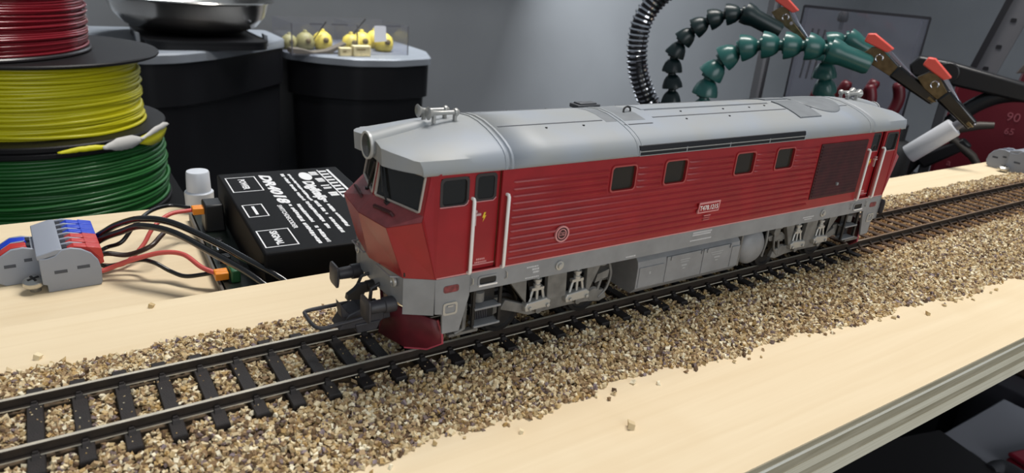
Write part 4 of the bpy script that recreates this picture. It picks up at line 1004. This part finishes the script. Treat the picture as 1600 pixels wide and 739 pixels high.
bin_([(455, 1368), (505, 1308), (570, 1264), (656, 1256), (752, 1282), (790, 1380), (790, 1580), (455, 1580)], 'black bin with grey lid carrying the clear plastic box', -133)

def bowl():
    t = thing('steel_bowl', (264, 1300, -76.6), 'polished stainless steel mixing bowl on the black tub at top left', 'bowl')
    MB().lathe([(50, 0), (86, 3), (112, 14), (130, 34), (138, 56), (146, 60), (145, 62), (134, 58), (126, 36), (108, 18), (84, 7), (.01, 5)], n=72, caps=True).build('bowl_shell', mat('stainless', (226, 222, 216), .2, metal=1.), t, smooth=60)
bowl()
def tub():
    t = thing('shallow_tub', (268, 1290, -91.3), 'shallow black tub with white clips under the steel bowl', 'tub')
    MB().prism(rrect(-98, 98, -136, 120, 30), 'xy', 0, 14).build('tub_wall', BINM, t, smooth=40)
    ring_frame(MB(), rrect(-100, 100, -138, 122, 32), rrect(-96, 96, -134, 118, 28), 'xy', 11, 14.5).build('tub_rim', BINM, t, smooth=40)
    for x in (-108, 103): MB().prism([(x, 0), (x + 6, 0), (x + 5, 20), (x - 2, 22)], 'xz', -80, -64).build('clip', LIDM, t, bevel=1)
tub()

def clear_box():
    t = thing('clear_plastic_box', (582, 1385, -121.2), 'clear plastic box with two compartments on the right-hand bin', 'plastic box')
    g = glass('clear_plastic', (248, 248, 250), .985, .08, 1.15); e = mat('plastic_edge_dark', (84, 84, 90), .4)
    X0, X1, Y0, Y1, H = -130, 128, -70, 70, 62
    for nm, b in (('front_wall', (X0, X1, Y0, Y0 + 2, 0, H)), ('rear_wall', (X0, X1, Y1 - 2, Y1, 0, H)), ('end_wall', (X0, X0 + 2, Y0 + 2, Y1 - 2, 0, H)), ('end_wall', (X1 - 2, X1, Y0 + 2, Y1 - 2, 0, H)), ('partition', (8, 10, Y0 + 2, Y1 - 2, 0, H)), ('box_floor', (X0, X1, Y0, Y1, -1.5, 0))):
        MB().box(*b).build(nm, g, t, smooth=0)
    for x in (X0, 9, X1 - 1): MB().box(x - 1.2, x + 1.2, Y0 - .6, Y0 + .6, 0, H).build('edge_post', e, t, smooth=0)
    for a, b in ((-92, -66), (-46, -12), (62, 108)): MB().box(a, b, Y0 - .5, Y0 + 1, H - 2, H + 1).build('rim_latch', e, t, smooth=0)
    return t
clear_box()
def sponge(x, y, z, r, label, m, kind=0):
    t = thing('yellow_figure', (x, y, z), label, 'toy part', 'toy parts in the clear box')
    MB().lathe([(r * .7, 0), (r * .95, r * .3), (r, r * .8), (r * .85, r * 1.4), (r * .4, r * 1.75), (.01, r * 1.8)], n=20).build('figure_body', m, t, smooth=60)
    MB().lathe([(r * .25, 0), (r * .28, r * .25), (.01, r * .4)], (0, -r * .9, r * 1.0), (0, -1, .1), 12).build('figure_knob', mat('figure_dark', (90, 74, 40), .5), t, smooth=60)
    MB().lathe([(r * .3, 0), (r * .2, r * .3), (.01, r * .34)], (0, 0, r * 1.7), (0, 0, 1), 12).build('figure_top', m, t, smooth=60)
FYB = mat('figure_yellow', (222, 200, 84), .5, var=.2, scale=.05); FOL = mat('figure_olive', (128, 122, 78), .6)
for x, y, r, lb, m in ((600, 1375, 20, 'yellow toy part left of the white tag in the clear box', FYB), (630, 1388, 22, 'large yellow toy part below the white tag in the clear box', FYB), (677, 1374, 22, 'yellow toy part at the right end of the clear box', FYB), (677, 1424, 22, 'tall yellow toy part against the right wall of the clear box', FYB), (545, 1400, 21, 'bright yellow toy part in the left compartment of the clear box', FYB), (505, 1395, 20, 'olive round part in the left compartment of the clear box', FOL), (472, 1400, 17, 'pale olive part at the left end of the clear box', FOL)):
    sponge(x, y, -121.2, r, lb, m)
o = MB().prism([(-60, 0), (-58, 10), (-36, 8), (-10, 2), (20, 6), (58, 22), (60, 18), (30, 2), (0, -1), (-40, -1)], 'xz', -12, 12).build('crumpled_strip', mat('strip_brown', (92, 84, 72), .7), loc=(512, 1338, -120), smooth=40, bevel=.5); tag(o, 'crumpled brown strip lying in the left compartment of the clear box', 'strip')
def small_box(x, y, z, w, d, h, label, name='beige_box'):
    t = thing(name, (x, y, z), label, 'small box')
    m = mat('beige_card', (206, 192, 150), .6, var=.1, scale=.1)
    MB().box(-w / 2, w / 2, -d / 2, d / 2, 0, h).build('carton', m, t, bevel=.8)
    ring_frame(MB(), rrect(-w / 2 + 1, w / 2 - 1, 1, h - 1, 1.5), rrect(-w / 2 + 4, w / 2 - 4, 4, h - 4, 1), 'xz', -d / 2 - .8, -d / 2).build('carton_rim', m, t)
    MB().box(-w / 2 + 7, w / 2 - 12, -d / 2 - .5, -d / 2, h - 9, h - 6).build('carton_slot', mat('carton_brown', (130, 112, 76), .6), t, smooth=0)
small_box(592, 1297, -121.3, 38, 16, 22, 'beige box standing in front of the clear box partition')
small_box(558, 1301, -121.3, 26, 12, 17, 'smaller pale box left of the beige box on the bin lid')
o = MB().prism([(-14, -16), (14, -14), (12, 16), (9, 18), (-13, 18), (-15, 15)], 'xz', -.4, .4).build('paper_tag', mat('tag_white', (206, 206, 212), .6), loc=(643, 1313.2, -78), smooth=0); tag(o, 'white square paper tag stuck on the front of the clear box', 'paper tag')
for a, b, lb in (((520, 1385, -100), (548, 1385, -62), 'thin dark stick leaning in the left compartment of the clear box'), ((612, 1390, -86), (640, 1390, -54), 'thin dark stick leaning in the right compartment of the clear box')):
    o = MB().tube([(0, 0, 0), tuple(q - p for p, q in zip(a, b))], 1.3, 6).build('stick', FLB, loc=a); tag(o, lb, 'stick', 'sticks in the clear box')

# ------------------------------------------------------------------ helping-hand arms
TEAL = mat('coolant_hose_teal', (36, 88, 84), .3, bump=.05, bscale=1.5, coat=.15); TEALD = mat('coolant_hose_dark', (14, 34, 36), .35, bump=.05, bscale=1.5)
def seg_mesh(m, R=7.9, L=12.2):
    return MB().lathe([(R * .62, 1.2), (R - .8, .2), (R, 0), (R, .9), (R * .94, 3.2), (R * .80, 6.4), (R * .58, 9.0), (R * .40, 10.0), (R * .38, 11.2), (R * .62, 12.0), (R * .6, 13.6), (.01, 14.0)], n=24, caps=True).mesh('hose_segment', m, 45)
def arm(path, m, label, R=7.9, L=11.6, tip=None):
    o0 = Vector(path[0]); t = thing('flexible_arm', path[0], label, 'helping hand arm', 'segmented flexible arms')
    P = [Vector(p) - o0 for p in spline(path, 24)]
    me = seg_mesh(m, R, L); acc = 0; i = 0; last = P[0]; pts = [P[0]]
    for a, b in zip(P, P[1:]):
        d = (b - a).length
        while acc + d >= L * R / 7.9:
            s = (L * R / 7.9 - acc) / d; a = a + (b - a) * s; pts.append(a.copy()); d = (b - a).length; acc = 0
        acc += d
    for a, b in zip(pts, pts[1:]):
        q = (b - a).to_track_quat('Z', 'Y').to_euler()
        inst('hose_segment', me, t, tuple(a), q, (R / 7.9,) * 3 if R != 7.9 else (1, 1, 1))
    if tip:
        a = pts[-1]; b = Vector(tip) - o0; ln = (b - a).length
        MB().lathe([(R * .98, 0), (R, 1), (R * .95, 5), (R * .8, 9), (R * .74, ln - 2), (R * .6, ln), (.01, ln)], a, b - a, 24).build('nozzle', m, t, smooth=45)
    # foot
    MB().lathe([(R * 1.4, -path[0][2] - 100), (R * 1.4, -path[0][2] - 94), (R * 1.1, -path[0][2] - 90), (R * .9, 2), (.01, 3)], (0, 0, 0), (0, 0, 1), 28).build('arm_foot', mat('arm_base_black', (20, 20, 22), .45), t, smooth=40)
    return t
arm([(402, 190, -12), (399.3, 191.4, 6), (399.2, 191.2, 25.4), (401.5, 187.6, 35.6), (405.5, 181.6, 45.1), (410.7, 173.6, 50.5), (417.1, 163.6, 53.2), (424.1, 152.9, 54.3), (430.5, 143.1, 55.3), (436.0, 134.6, 55.4), (440.6, 127.4, 53.8)], TEAL, 'teal segmented arm arching forwards to the front clips', 8.4, 12.9, (452.6, 109.0, 48))
arm([(419.3, 240.2, -14), (418.6, 241.0, 10), (417.0, 243.6, 27.1), (417.9, 242.2, 40.2), (421.8, 236.7, 51.8), (427.6, 228.4, 60.7), (434.0, 219.4, 66.4), (440.1, 210.5, 69.7), (444.6, 204.3, 70.9)], TEALD, 'dark segmented arm rising behind the teal one', 7.8, 12.4, (458.6, 184.1, 59.8))
arm([(487, 150, -10), (482, 150, 12), (474, 151, 28), (471, 151, 42), (470, 153.0, 54), (474.0, 146.4, 60.2), (479.5, 136.2, 59)], TEAL, 'short teal segmented arm curling down behind the nozzle', 8.0, 11.4, (489.5, 119.4, 48.6))
o0 = (440, 272, -100)
def gooseneck():
    t = thing('gooseneck_tube', (440, 272, -100), 'ribbed chrome gooseneck tube bending upwards beside the dark arm', 'gooseneck')
    pth = [(440, 272, -96), (438, 272, -50), (428.7, 264.7, -16), (417.9, 267.0, -1.5), (410.7, 273.0, 18.5), (408.5, 275.6, 38.0), (409.5, 274.4, 57.6), (415.7, 267.0, 75.0), (428, 252.5, 90.0), (446, 231, 100)]
    pts = spline([tuple(a - b for a, b in zip(p, o0)) for p in pth], 30)
    MB().tube(pts, 7.2, 14).build('gooseneck_core', mat('gooseneck_dark', (40, 40, 44), .35, metal=.5), t, smooth=60)
    # spiral ridge
    N = 1; P = [Vector(p) for p in pts]; acc = 0; ring = MB(); last = P[0]
    for a, b in zip(P, P[1:]):
        acc += (b - a).length
        if acc > 3.4:
            acc = 0; tdir = (b - a).normalized(); u = tdir.cross(Vector((.3, .8, .1))).normalized(); v = tdir.cross(u)
            ring.tube([b + (u * math.cos(k * math.pi / 8) + v * math.sin(k * math.pi / 8)) * 7.4 for k in range(16)], 1.15, 5, closed=True)
    ring.build('gooseneck_rings', CHROME, t, smooth=60)['kind'] = 'stuff'
    MB().lathe([(13, 0), (13, 5), (11, 8), (9, 12), (.01, 12)], n=28).build('gooseneck_foot', BLACKP, t, smooth=40)
gooseneck()

def clip(p0, p1, label, up=(0, 0, 1), L=None, sleeve=True, seed=0):
    """crocodile clip from the grip end p0 to the jaw tip p1"""
    a, b = Vector(p0), Vector(p1); d = b - a; ln = d.length; x = d.normalized(); z = (Vector(up) - x * Vector(up).dot(x)).normalized(); y = z.cross(x)
    M = Matrix((x, y, z)).transposed()
    t = bpy.data.objects.new('crocodile_clip', None); COL.objects.link(t); t.empty_display_size = .005
    m4 = M.to_4x4(); m4.translation = Vector((a.x * .001, a.y * .001, a.z * .001 + ZO)); t.matrix_world = m4
    tag(t, label, 'crocodile clip', 'clips on the flexible arms')
    gm = mat('grip_coral_red', (226, 88, 76), .4)
    MB().prism([(-2, 3.2), (13, 5.6), (15, 9.6), (0, 10.4), (-3.4, 8)], 'xz', -4.2, 4.2).build('grip', gm, t, bevel=.7)
    MB().prism([(8, 6.2), (ln * .62, 2.6), (ln * .96, .9), (ln, 1.8), (ln * .6, 4.4), (10, 8.6)], 'xz', -3.2, 3.2).build('upper_jaw', mat('clip_chrome_blue', (190, 192, 206), .2, metal=.9), t, bevel=.3)
    MB().prism([(2, -3.6), (10, -5.0), (ln * .55, -3.6), (ln * .97, -1.4), (ln, .2), (ln * .5, 2.2), (8, 5.6), (4, 3)], 'xz', -3.6, 3.6).build('lower_jaw', BRASSY, t, bevel=.3)
    MB().tube([(12 + 2.2 * math.cos(k * .7), -3.9, .6 + 2.2 * math.sin(k * .7)) for k in range(8)], .55, 6).build('spring', CHROME, t, smooth=60)
    MB().lathe([(1.2, -4.4), (1.2, 4.4)], (ln * .52, 0, .6), (0, 1, 0), 10).build('pivot_pin', CHROME, t, smooth=40)
    if sleeve: MB().loft([[(ln * .43, yy * 4.8, zz) for yy, zz in ((-1, -4.6), (1, -4.6), (1, 4.6), (-1, 4.6))], [(ln * .98, yy * 3.4, zz * .72) for yy, zz in ((-1, -4.6), (1, -4.6), (1, 4.6), (-1, 4.6))]]).build('jaw_sleeve', BLACKG, t, bevel=1.4, seg=3)
    return t
clip((452.5, 116.5, 58.5), (475.0, 73.5, 31.5), 'crocodile clip with red grip at the end of the teal nozzle')
clip((466.0, 84.0, 49.0), (481.5, 51.0, 20.5), 'crocodile clip with red grip holding the white tube')
clip((459.3, 195.2, 76.5), (474.0, 172.0, 56), 'crocodile clip with red grip at the tip of the dark arm', sleeve=False)
def white_tube():
    a, b = Vector((484.6, 86.0, -6.8)), Vector((492.2, 66.0, 16.5))
    t = thing('plastic_tube', tuple(a), 'white plastic tube held slanting in the front crocodile clip', 'plastic tube')
    d = b - a; m = mat('tube_white', (196, 198, 204), .4)
    MB().lathe([(5.0, .4), (5.7, .6), (6.1, 1.2), (6.1, d.length - 1), (5.7, d.length - .3), (4.6, d.length)], (0, 0, 0), d, 28).build('tube_wall', m, t, smooth=40)
    MB().lathe([(3.0, d.length - .5), (2.4, d.length + 6), (1.2, d.length + 9), (.01, d.length + 9.2)], (0, 0, 0), d, 20).build('tube_tip', mat('tip_grey', (90, 90, 96), .4), t, smooth=40)
white_tube()

# ------------------------------------------------------------------ clutter behind the right end of the board
def frame_from(c, az):
    """local x runs right along a plane facing azimuth az (deg from +Y towards +X), local y away"""
    return thing, c, -az
def acrylic_case():
    t = thing('acrylic_case', (687, 285, -100), 'clear acrylic case with dark edges standing behind the teal arms', 'acrylic case', rz=-58)
    g = glass('acrylic', (240, 240, 244), .965, .05, 1.2); e = mat('acrylic_edge_dark', (44, 44, 50), .35)
    X0, X1, D, H = -36, 78, 70, 174
    for nm, b in (('front_pane', (X0, X1, 0, 2, 0, H)), ('rear_pane', (X0, X1, D - 2, D, 0, H)), ('end_pane', (X0, X0 + 2, 2, D - 2, 0, H)), ('end_pane', (X1 - 2, X1, 2, D - 2, 0, H)), ('case_base', (X0, X1, 0, D, -.0, 3))):
        MB().box(*b).build(nm, g if nm != 'case_base' else e, t, smooth=0)
    for x in (X0, X1): MB().box(x - .9, x + .9, -.8, 1.2, 0, H).build('edge_strip', e, t, smooth=0)
    MB().box(X0, X1, -.8, 1.2, H - 1.6, H + 1).build('edge_strip', e, t, smooth=0)
    MB().lathe([(4.5, 0), (5.2, 2), (5.2, 8), (4, 10), (.01, 10)], (2, 10, H - 12), (0, 0, 1), 16).build('knob', mat('knob_dark', (58, 58, 62), .5), t, smooth=40)
    MB().box(0, 4, 8, 12, H - 20, H - 11).build('knob_stem', LIDM, t, smooth=0)
    for x in (-26, -20, -14): MB().tube([(x, 30, 100), (x + 2, 30, 152)], 1.2, 6).build('rod', e, t)
    for x, z in ((-30, 70), (-12, 84)):
        MB().prism([(x, z - 16), (x + 22, z), (x + 22, z + 10), (x, z)], 'xz', 40, 44).build('yellow_tape', mat('tape_yellow_green', (186, 190, 92), .5), t, smooth=0)
acrylic_case()
def rod():
    t = thing('upright_rod', (624, 315, -100), 'dark upright rod with clamp left of the acrylic case', 'rod')
    MB().lathe([(3.6, 0), (3.6, 260)], n=16).build('rod_shaft', mat('rod_grey', (62, 62, 66), .4, metal=.3), t, smooth=40)
    MB().box(-9, -4.5, -4, 4, 0, 260).build('rod_rail', mat('rod_rail_grey', (120, 120, 124), .5), t, bevel=.5)
    MB().box(-6, 6, -7, 7, 70, 82).build('clamp', BLACKP, t, bevel=1.5)
    MB().lathe([(14, 0), (14, 6), (6, 9)], n=24).build('rod_foot', BLACKP, t, smooth=40)
rod()
def pliers(loc, rz, label, h=112):
    t = thing('pliers', loc, label, 'pliers', 'red-handled pliers', rz)
    m = mat('handle_red', (88, 10, 24), .4)
    for s in (-1, 1):
        MB().tube(spline([(s * 1, 0, h - 40), (s * 9, 0, h - 30), (s * 13, 0, h - 14), (s * 9, 0, h)], 6), [5.0] * 18 + [3.5], 10).build('handle', m, t, smooth=60)
    MB().prism([(-4, 0), (4, 0), (7, h - 44), (0, h - 36), (-7, h - 44)], 'xz', -3, 3).build('jaws', mat('plier_steel', (70, 70, 74), .35, metal=.8), t, bevel=1)
pliers((610, 228, -100), -40, 'red-handled pliers standing behind the rear horns', 112)
pliers((620, 210, -100), -70, 'red-handled pliers in the middle of the three', 116)
pliers((634, 193, -100), -50, 'red-handled pliers nearest the black clamp arm', 120)
def tool_rack():
    t = thing('tool_rack', (632, 208, -100), 'black tool rack holding the red pliers behind the locomotive', 'tool rack', rz=-60)
    m = mat('rack_black', (26, 26, 29), .5)
    MB().box(-36, 26, -11, -7, 0, 74).build('rack_front', m, t, bevel=2)
    MB().box(-36, 26, 9, 13, 0, 74).build('rack_rear', m, t, bevel=2)
    for x in (-36, 22): MB().box(x, x + 4, -7, 9, 0, 74).build('rack_end', m, t, bevel=1)
    for x in (-20, 4): MB().lathe([(6, 0), (6, 3)], (x, -11, 56), (0, -1, 0), 14).build('rack_boss', mat('rack_grey', (70, 70, 76), .5), t, smooth=40)
    MB().box(4, 22, -16, -11, 70, 84).build('rack_clip', m, t, bevel=2)
tool_rack()
def stand_machine():
    t = thing('clamp_stand', (668, 128, -100), 'black articulated clamp stand with arching arm at the right', 'clamp stand', rz=-66)
    m = mat('stand_black', (24, 24, 27), .38)
    # local x right, z up, origin near the middle of the visible clutter
    MB().prism([(-60, 137), (-54, 145), (-30, 143), (60, 128), (60, 116), (-20, 124), (-56, 128)], 'xz', -9, 9).build('upper_arm', m, t, bevel=2)
    MB().tube(spline([(60, 0, 124), (22, 0, 124), (-2, 0, 112), (-20, 0, 88), (-34, 0, 60), (-48, 0, 30)], 8), 6.5, 12).build('arched_arm', m, t, smooth=60)
    MB().prism([(-56, 0), (10, 0), (6, 18), (-42, 26), (-56, 22)], 'xz', -14, 10).build('stand_foot', m, t, bevel=3)
    MB().box(-30, -22, -6, 6, 20, 126).build('stand_post', mat('stand_grey', (66, 66, 70), .45), t, bevel=1)
    MB().prism([(-36, 60), (-4, 84), (4, 78), (-26, 52)], 'xz', -12, -5).build('claw', m, t, bevel=2)
    MB().tube([(-16, -8, 84), (6, -10, 70), (16, -10, 58)], [4, 3.4, 2.6], 8).build('claw_finger', mat('claw_grey', (74, 68, 62), .5), t, smooth=50)
    MB().tube([(-16, -8, 88), (4, -10, 96), (14, -10, 98)], [4, 3.4, 2.6], 8).build('claw_finger', MATS['claw_grey'], t, smooth=50)
    MB().lathe([(9, -10), (9, 10)], (-30, 0, 134), (0, 1, 0), 20).build('joint', m, t, bevel=1)
stand_machine()
def red_case():
    t = thing('red_case', (738, 137, -100), 'dark red case with pale lettering behind the clamp stand', 'case', rz=-68)
    m = mat('case_red', (104, 18, 34), .45, var=.08, scale=.02)
    MB().box(-42, 34, 0, 34, 0, 122).build('case_body', m, t, bevel=3)
    MB().box(34, 42, -2, 34, 0, 150).build('case_side', mat('case_side_black', (24, 22, 25), .5), t, bevel=2)
    tm = mat('case_print', (160, 84, 94), .5)
    text('90', 11, t, (4, -.3, 94), (math.pi / 2, 0, 0), tm, 'printed_number', depth=.1); text('65', 8, t, (6, -.3, 82), (math.pi / 2, 0, 0), tm, 'printed_number', depth=.1)
    text('a', 9, t, (-30, -.3, 44), (math.pi / 2, 0, 0), tm, 'printed_number', depth=.1)
red_case()
def upright_panel():
    t = thing('perforated_upright', (806, 204, -100), 'grey perforated metal upright at the top right corner', 'metal upright', rz=-66)
    g = mat('upright_grey', (116, 117, 122), .5); e = mat('upright_edge', (30, 30, 36), .5)
    q = [(-6, 100), (20, 300), (42, 300), (10, 100)]
    MB().prism([(-2, 0), (-2, 100), (24, 240), (46, 240), (18, 100), (18, 0)], 'xz', 0, 4).build('upright_plate', g, t, smooth=0, bevel=.5)
    MB().prism([(-7, 0), (-7, 100), (19, 240), (25, 240), (-1, 100), (-1, 0)], 'xz', -4, 6).build('upright_edge', e, t, smooth=0, bevel=.5)
    for k, (x, z) in enumerate(((6, 128), (11, 150), (16, 176), (21, 202), (2, 108))):
        MB().prism(rrect(x + 4, x + 9, z, z + 4, 1.2), 'xz', -.5, .2).build('slot_hole', e, t, smooth=0)
upright_panel()
def red_machine():
    t = thing('drill_stand', (800, 168, -100), 'dark red machine with metal bracket cut off by the right edge', 'machine', rz=-66)
    m = mat('machine_maroon', (96, 24, 36), .5, var=.15, scale=.03)
    MB().prism([(0, 0), (14, 130), (26, 178), (40, 240), (80, 240), (80, 0)], 'xz', 10, 40).build('machine_column', m, t, bevel=2)
    MB().prism([(26, 176), (46, 166), (58, 178), (52, 240), (34, 240)], 'xz', -14, 9).build('machine_head', m, t, bevel=5)
    MB().prism([(6, 132), (14, 134), (40, 184), (52, 196), (56, 226), (48, 226), (44, 200), (30, 184)], 'xz', -22, -16).build('bracket', mat('bracket_taupe', (110, 104, 98), .4, metal=.4), t, bevel=.6)
    MB().lathe([(3.2, 0), (3, 2), (.01, 3)], (34, -16, 190), (0, -1, 0), 12).build('bracket_bolt', CHROME, t, smooth=40)
    MB().lathe([(17, -18), (17, 18)], (62, -4, 158), (0, 1, .0), 28).build('machine_motor', mat('motor_black', (28, 25, 24), .45), t, bevel=1.5)
    MB().box(38, 80, -20, 8, 205, 240).build('machine_cap', MATS['motor_black'], t, bevel=2)
red_machine()
o = MB().tube(spline([(0, 0, 0), (30, -6, 6), (62, -18, 12), (96, -30, 15), (120, -40, 16)], 8), 2.6, 8).build('red_cable', mat('cable_maroon', (118, 54, 62), .4), loc=(452, 82, -34), smooth=60)
tag(o, 'dark red cable running behind the right end of the board', 'cable')
o = MB().loft([[(0, -14, 0), (160, -14, 0), (160, 14, 0), (0, 14, 0)], [(4, -12, 60), (156, -12, 60), (156, 12, 60), (4, 12, 60)]]).build('maroon_toolbox', mat('toolbox_maroon', (66, 18, 28), .45), loc=(440, 96, -100), smooth=0, bevel=2)
o.rotation_euler = (0, 0, R_(-10)); tag(o, 'low dark maroon box just behind the board under the white tube', 'box')
def canister():
    t = thing('black_canister', (578, 146, -100), 'round black canister behind the white tube', 'canister')
    MB().lathe([(17, 0), (17, 76), (15, 82), (9, 84), (9, 96), (.01, 96)], n=36).build('canister_body', mat('canister_black', (22, 22, 25), .45), t, smooth=40)
    MB().lathe([(17.6, 22), (17.6, 40)], n=36, caps=False).build('canister_band', mat('canister_grey', (70, 70, 76), .45), t, smooth=40, solid=1)
canister()

# ------------------------------------------------------------------ low cabinet seen under the board edge
def low_cabinet():
    t = thing('low_cabinet', (780, -20, -800), 'grey low cabinet seen below the front edge of the board', 'cabinet')
    m = mat('cabinet_grey', (150, 150, 158), .5, var=.04, scale=.01)
    MB().box(-330, 60, -190, 100, 0, 484).build('cabinet_body', m, t, smooth=0)
    MB().box(-334, 64, -194, 104, 484, 492).build('cabinet_top', m, t, bevel=1.5)
    for z in (40, 260): 
        d = MB().box(-320, 50, -194, -190, z, z + 200).build('drawer', m, t, bevel=1); MB().box(-170, -100, -200, -194, z + 96, z + 106).build('drawer_handle', CHROME, d, bevel=2)
low_cabinet()
def floor_case(name, loc, rz, dims, m, label, handle=True):
    t = thing(name, loc, label, 'case', rz=rz)
    w, d, h = dims
    MB().box(-w / 2, w / 2, -d / 2, d / 2, 0, h * .62).build('case_base', m, t, bevel=4, seg=3)
    MB().box(-w / 2, w / 2, -d / 2, d / 2, h * .64, h).build('case_lid', m, t, bevel=4, seg=3)
    for y in (-d * .25, d * .25): MB().box(w / 2, w / 2 + 3, y - 6, y + 6, h * .45, h * .85).build('latch', mat('latch_grey', (60, 58, 62), .4), t, bevel=1)
    if handle: MB().tube(spline([(w / 2 - 4, -18, h - 4), (w / 2 + 12, -16, h - 2), (w / 2 + 12, 16, h - 2), (w / 2 - 4, 18, h - 4)], 6), 7, 12).build('case_handle', mat('handle_rubber', (60, 60, 64), .6), t, smooth=60)
floor_case('black_case', (575, 35, -308), -14, (210, 150, 12), mat('case_black', (32, 29, 31), .6), 'black case lying on the grey low cabinet')
floor_case('red_toolbox', (745, -38, -308), -14, (90, 120, 14), mat('toolbox_red', (150, 26, 48), .4), 'red box on the grey low cabinet at the bottom right corner', False)
def crate():
    t = thing('dark_crate', (985, 40, -800), 'dark crate with brown contents beyond the grey low cabinet', 'crate')
    MB().box(-130, 260, -200, 260, 0, 500).build('crate_body', mat('crate_dark', (34, 32, 40), .6), t, bevel=2)
    MB().box(-90, 220, -160, 200, 500, 520).build('crate_contents', mat('crate_brown', (86, 60, 44), .7, var=.5, scale=.05), t, bevel=4)
crate()
# wall shelf above the bins, out of the top of the picture; it shades the wall below it
def wall_shelf():
    t = thing('wall_shelf', (700, 1610, 230), 'grey wall shelf above the bins', 'shelf')
    MB().box(-900, 640, -140, 140, 0, 24).build('shelf_board', LIDM, t, bevel=2)
    for x in (-700, 500): MB().prism([(-120, 0), (140, 0), (140, -160)], 'yz', x, x + 12).build('shelf_bracket', LIDM, t, smooth=0)
wall_shelf()
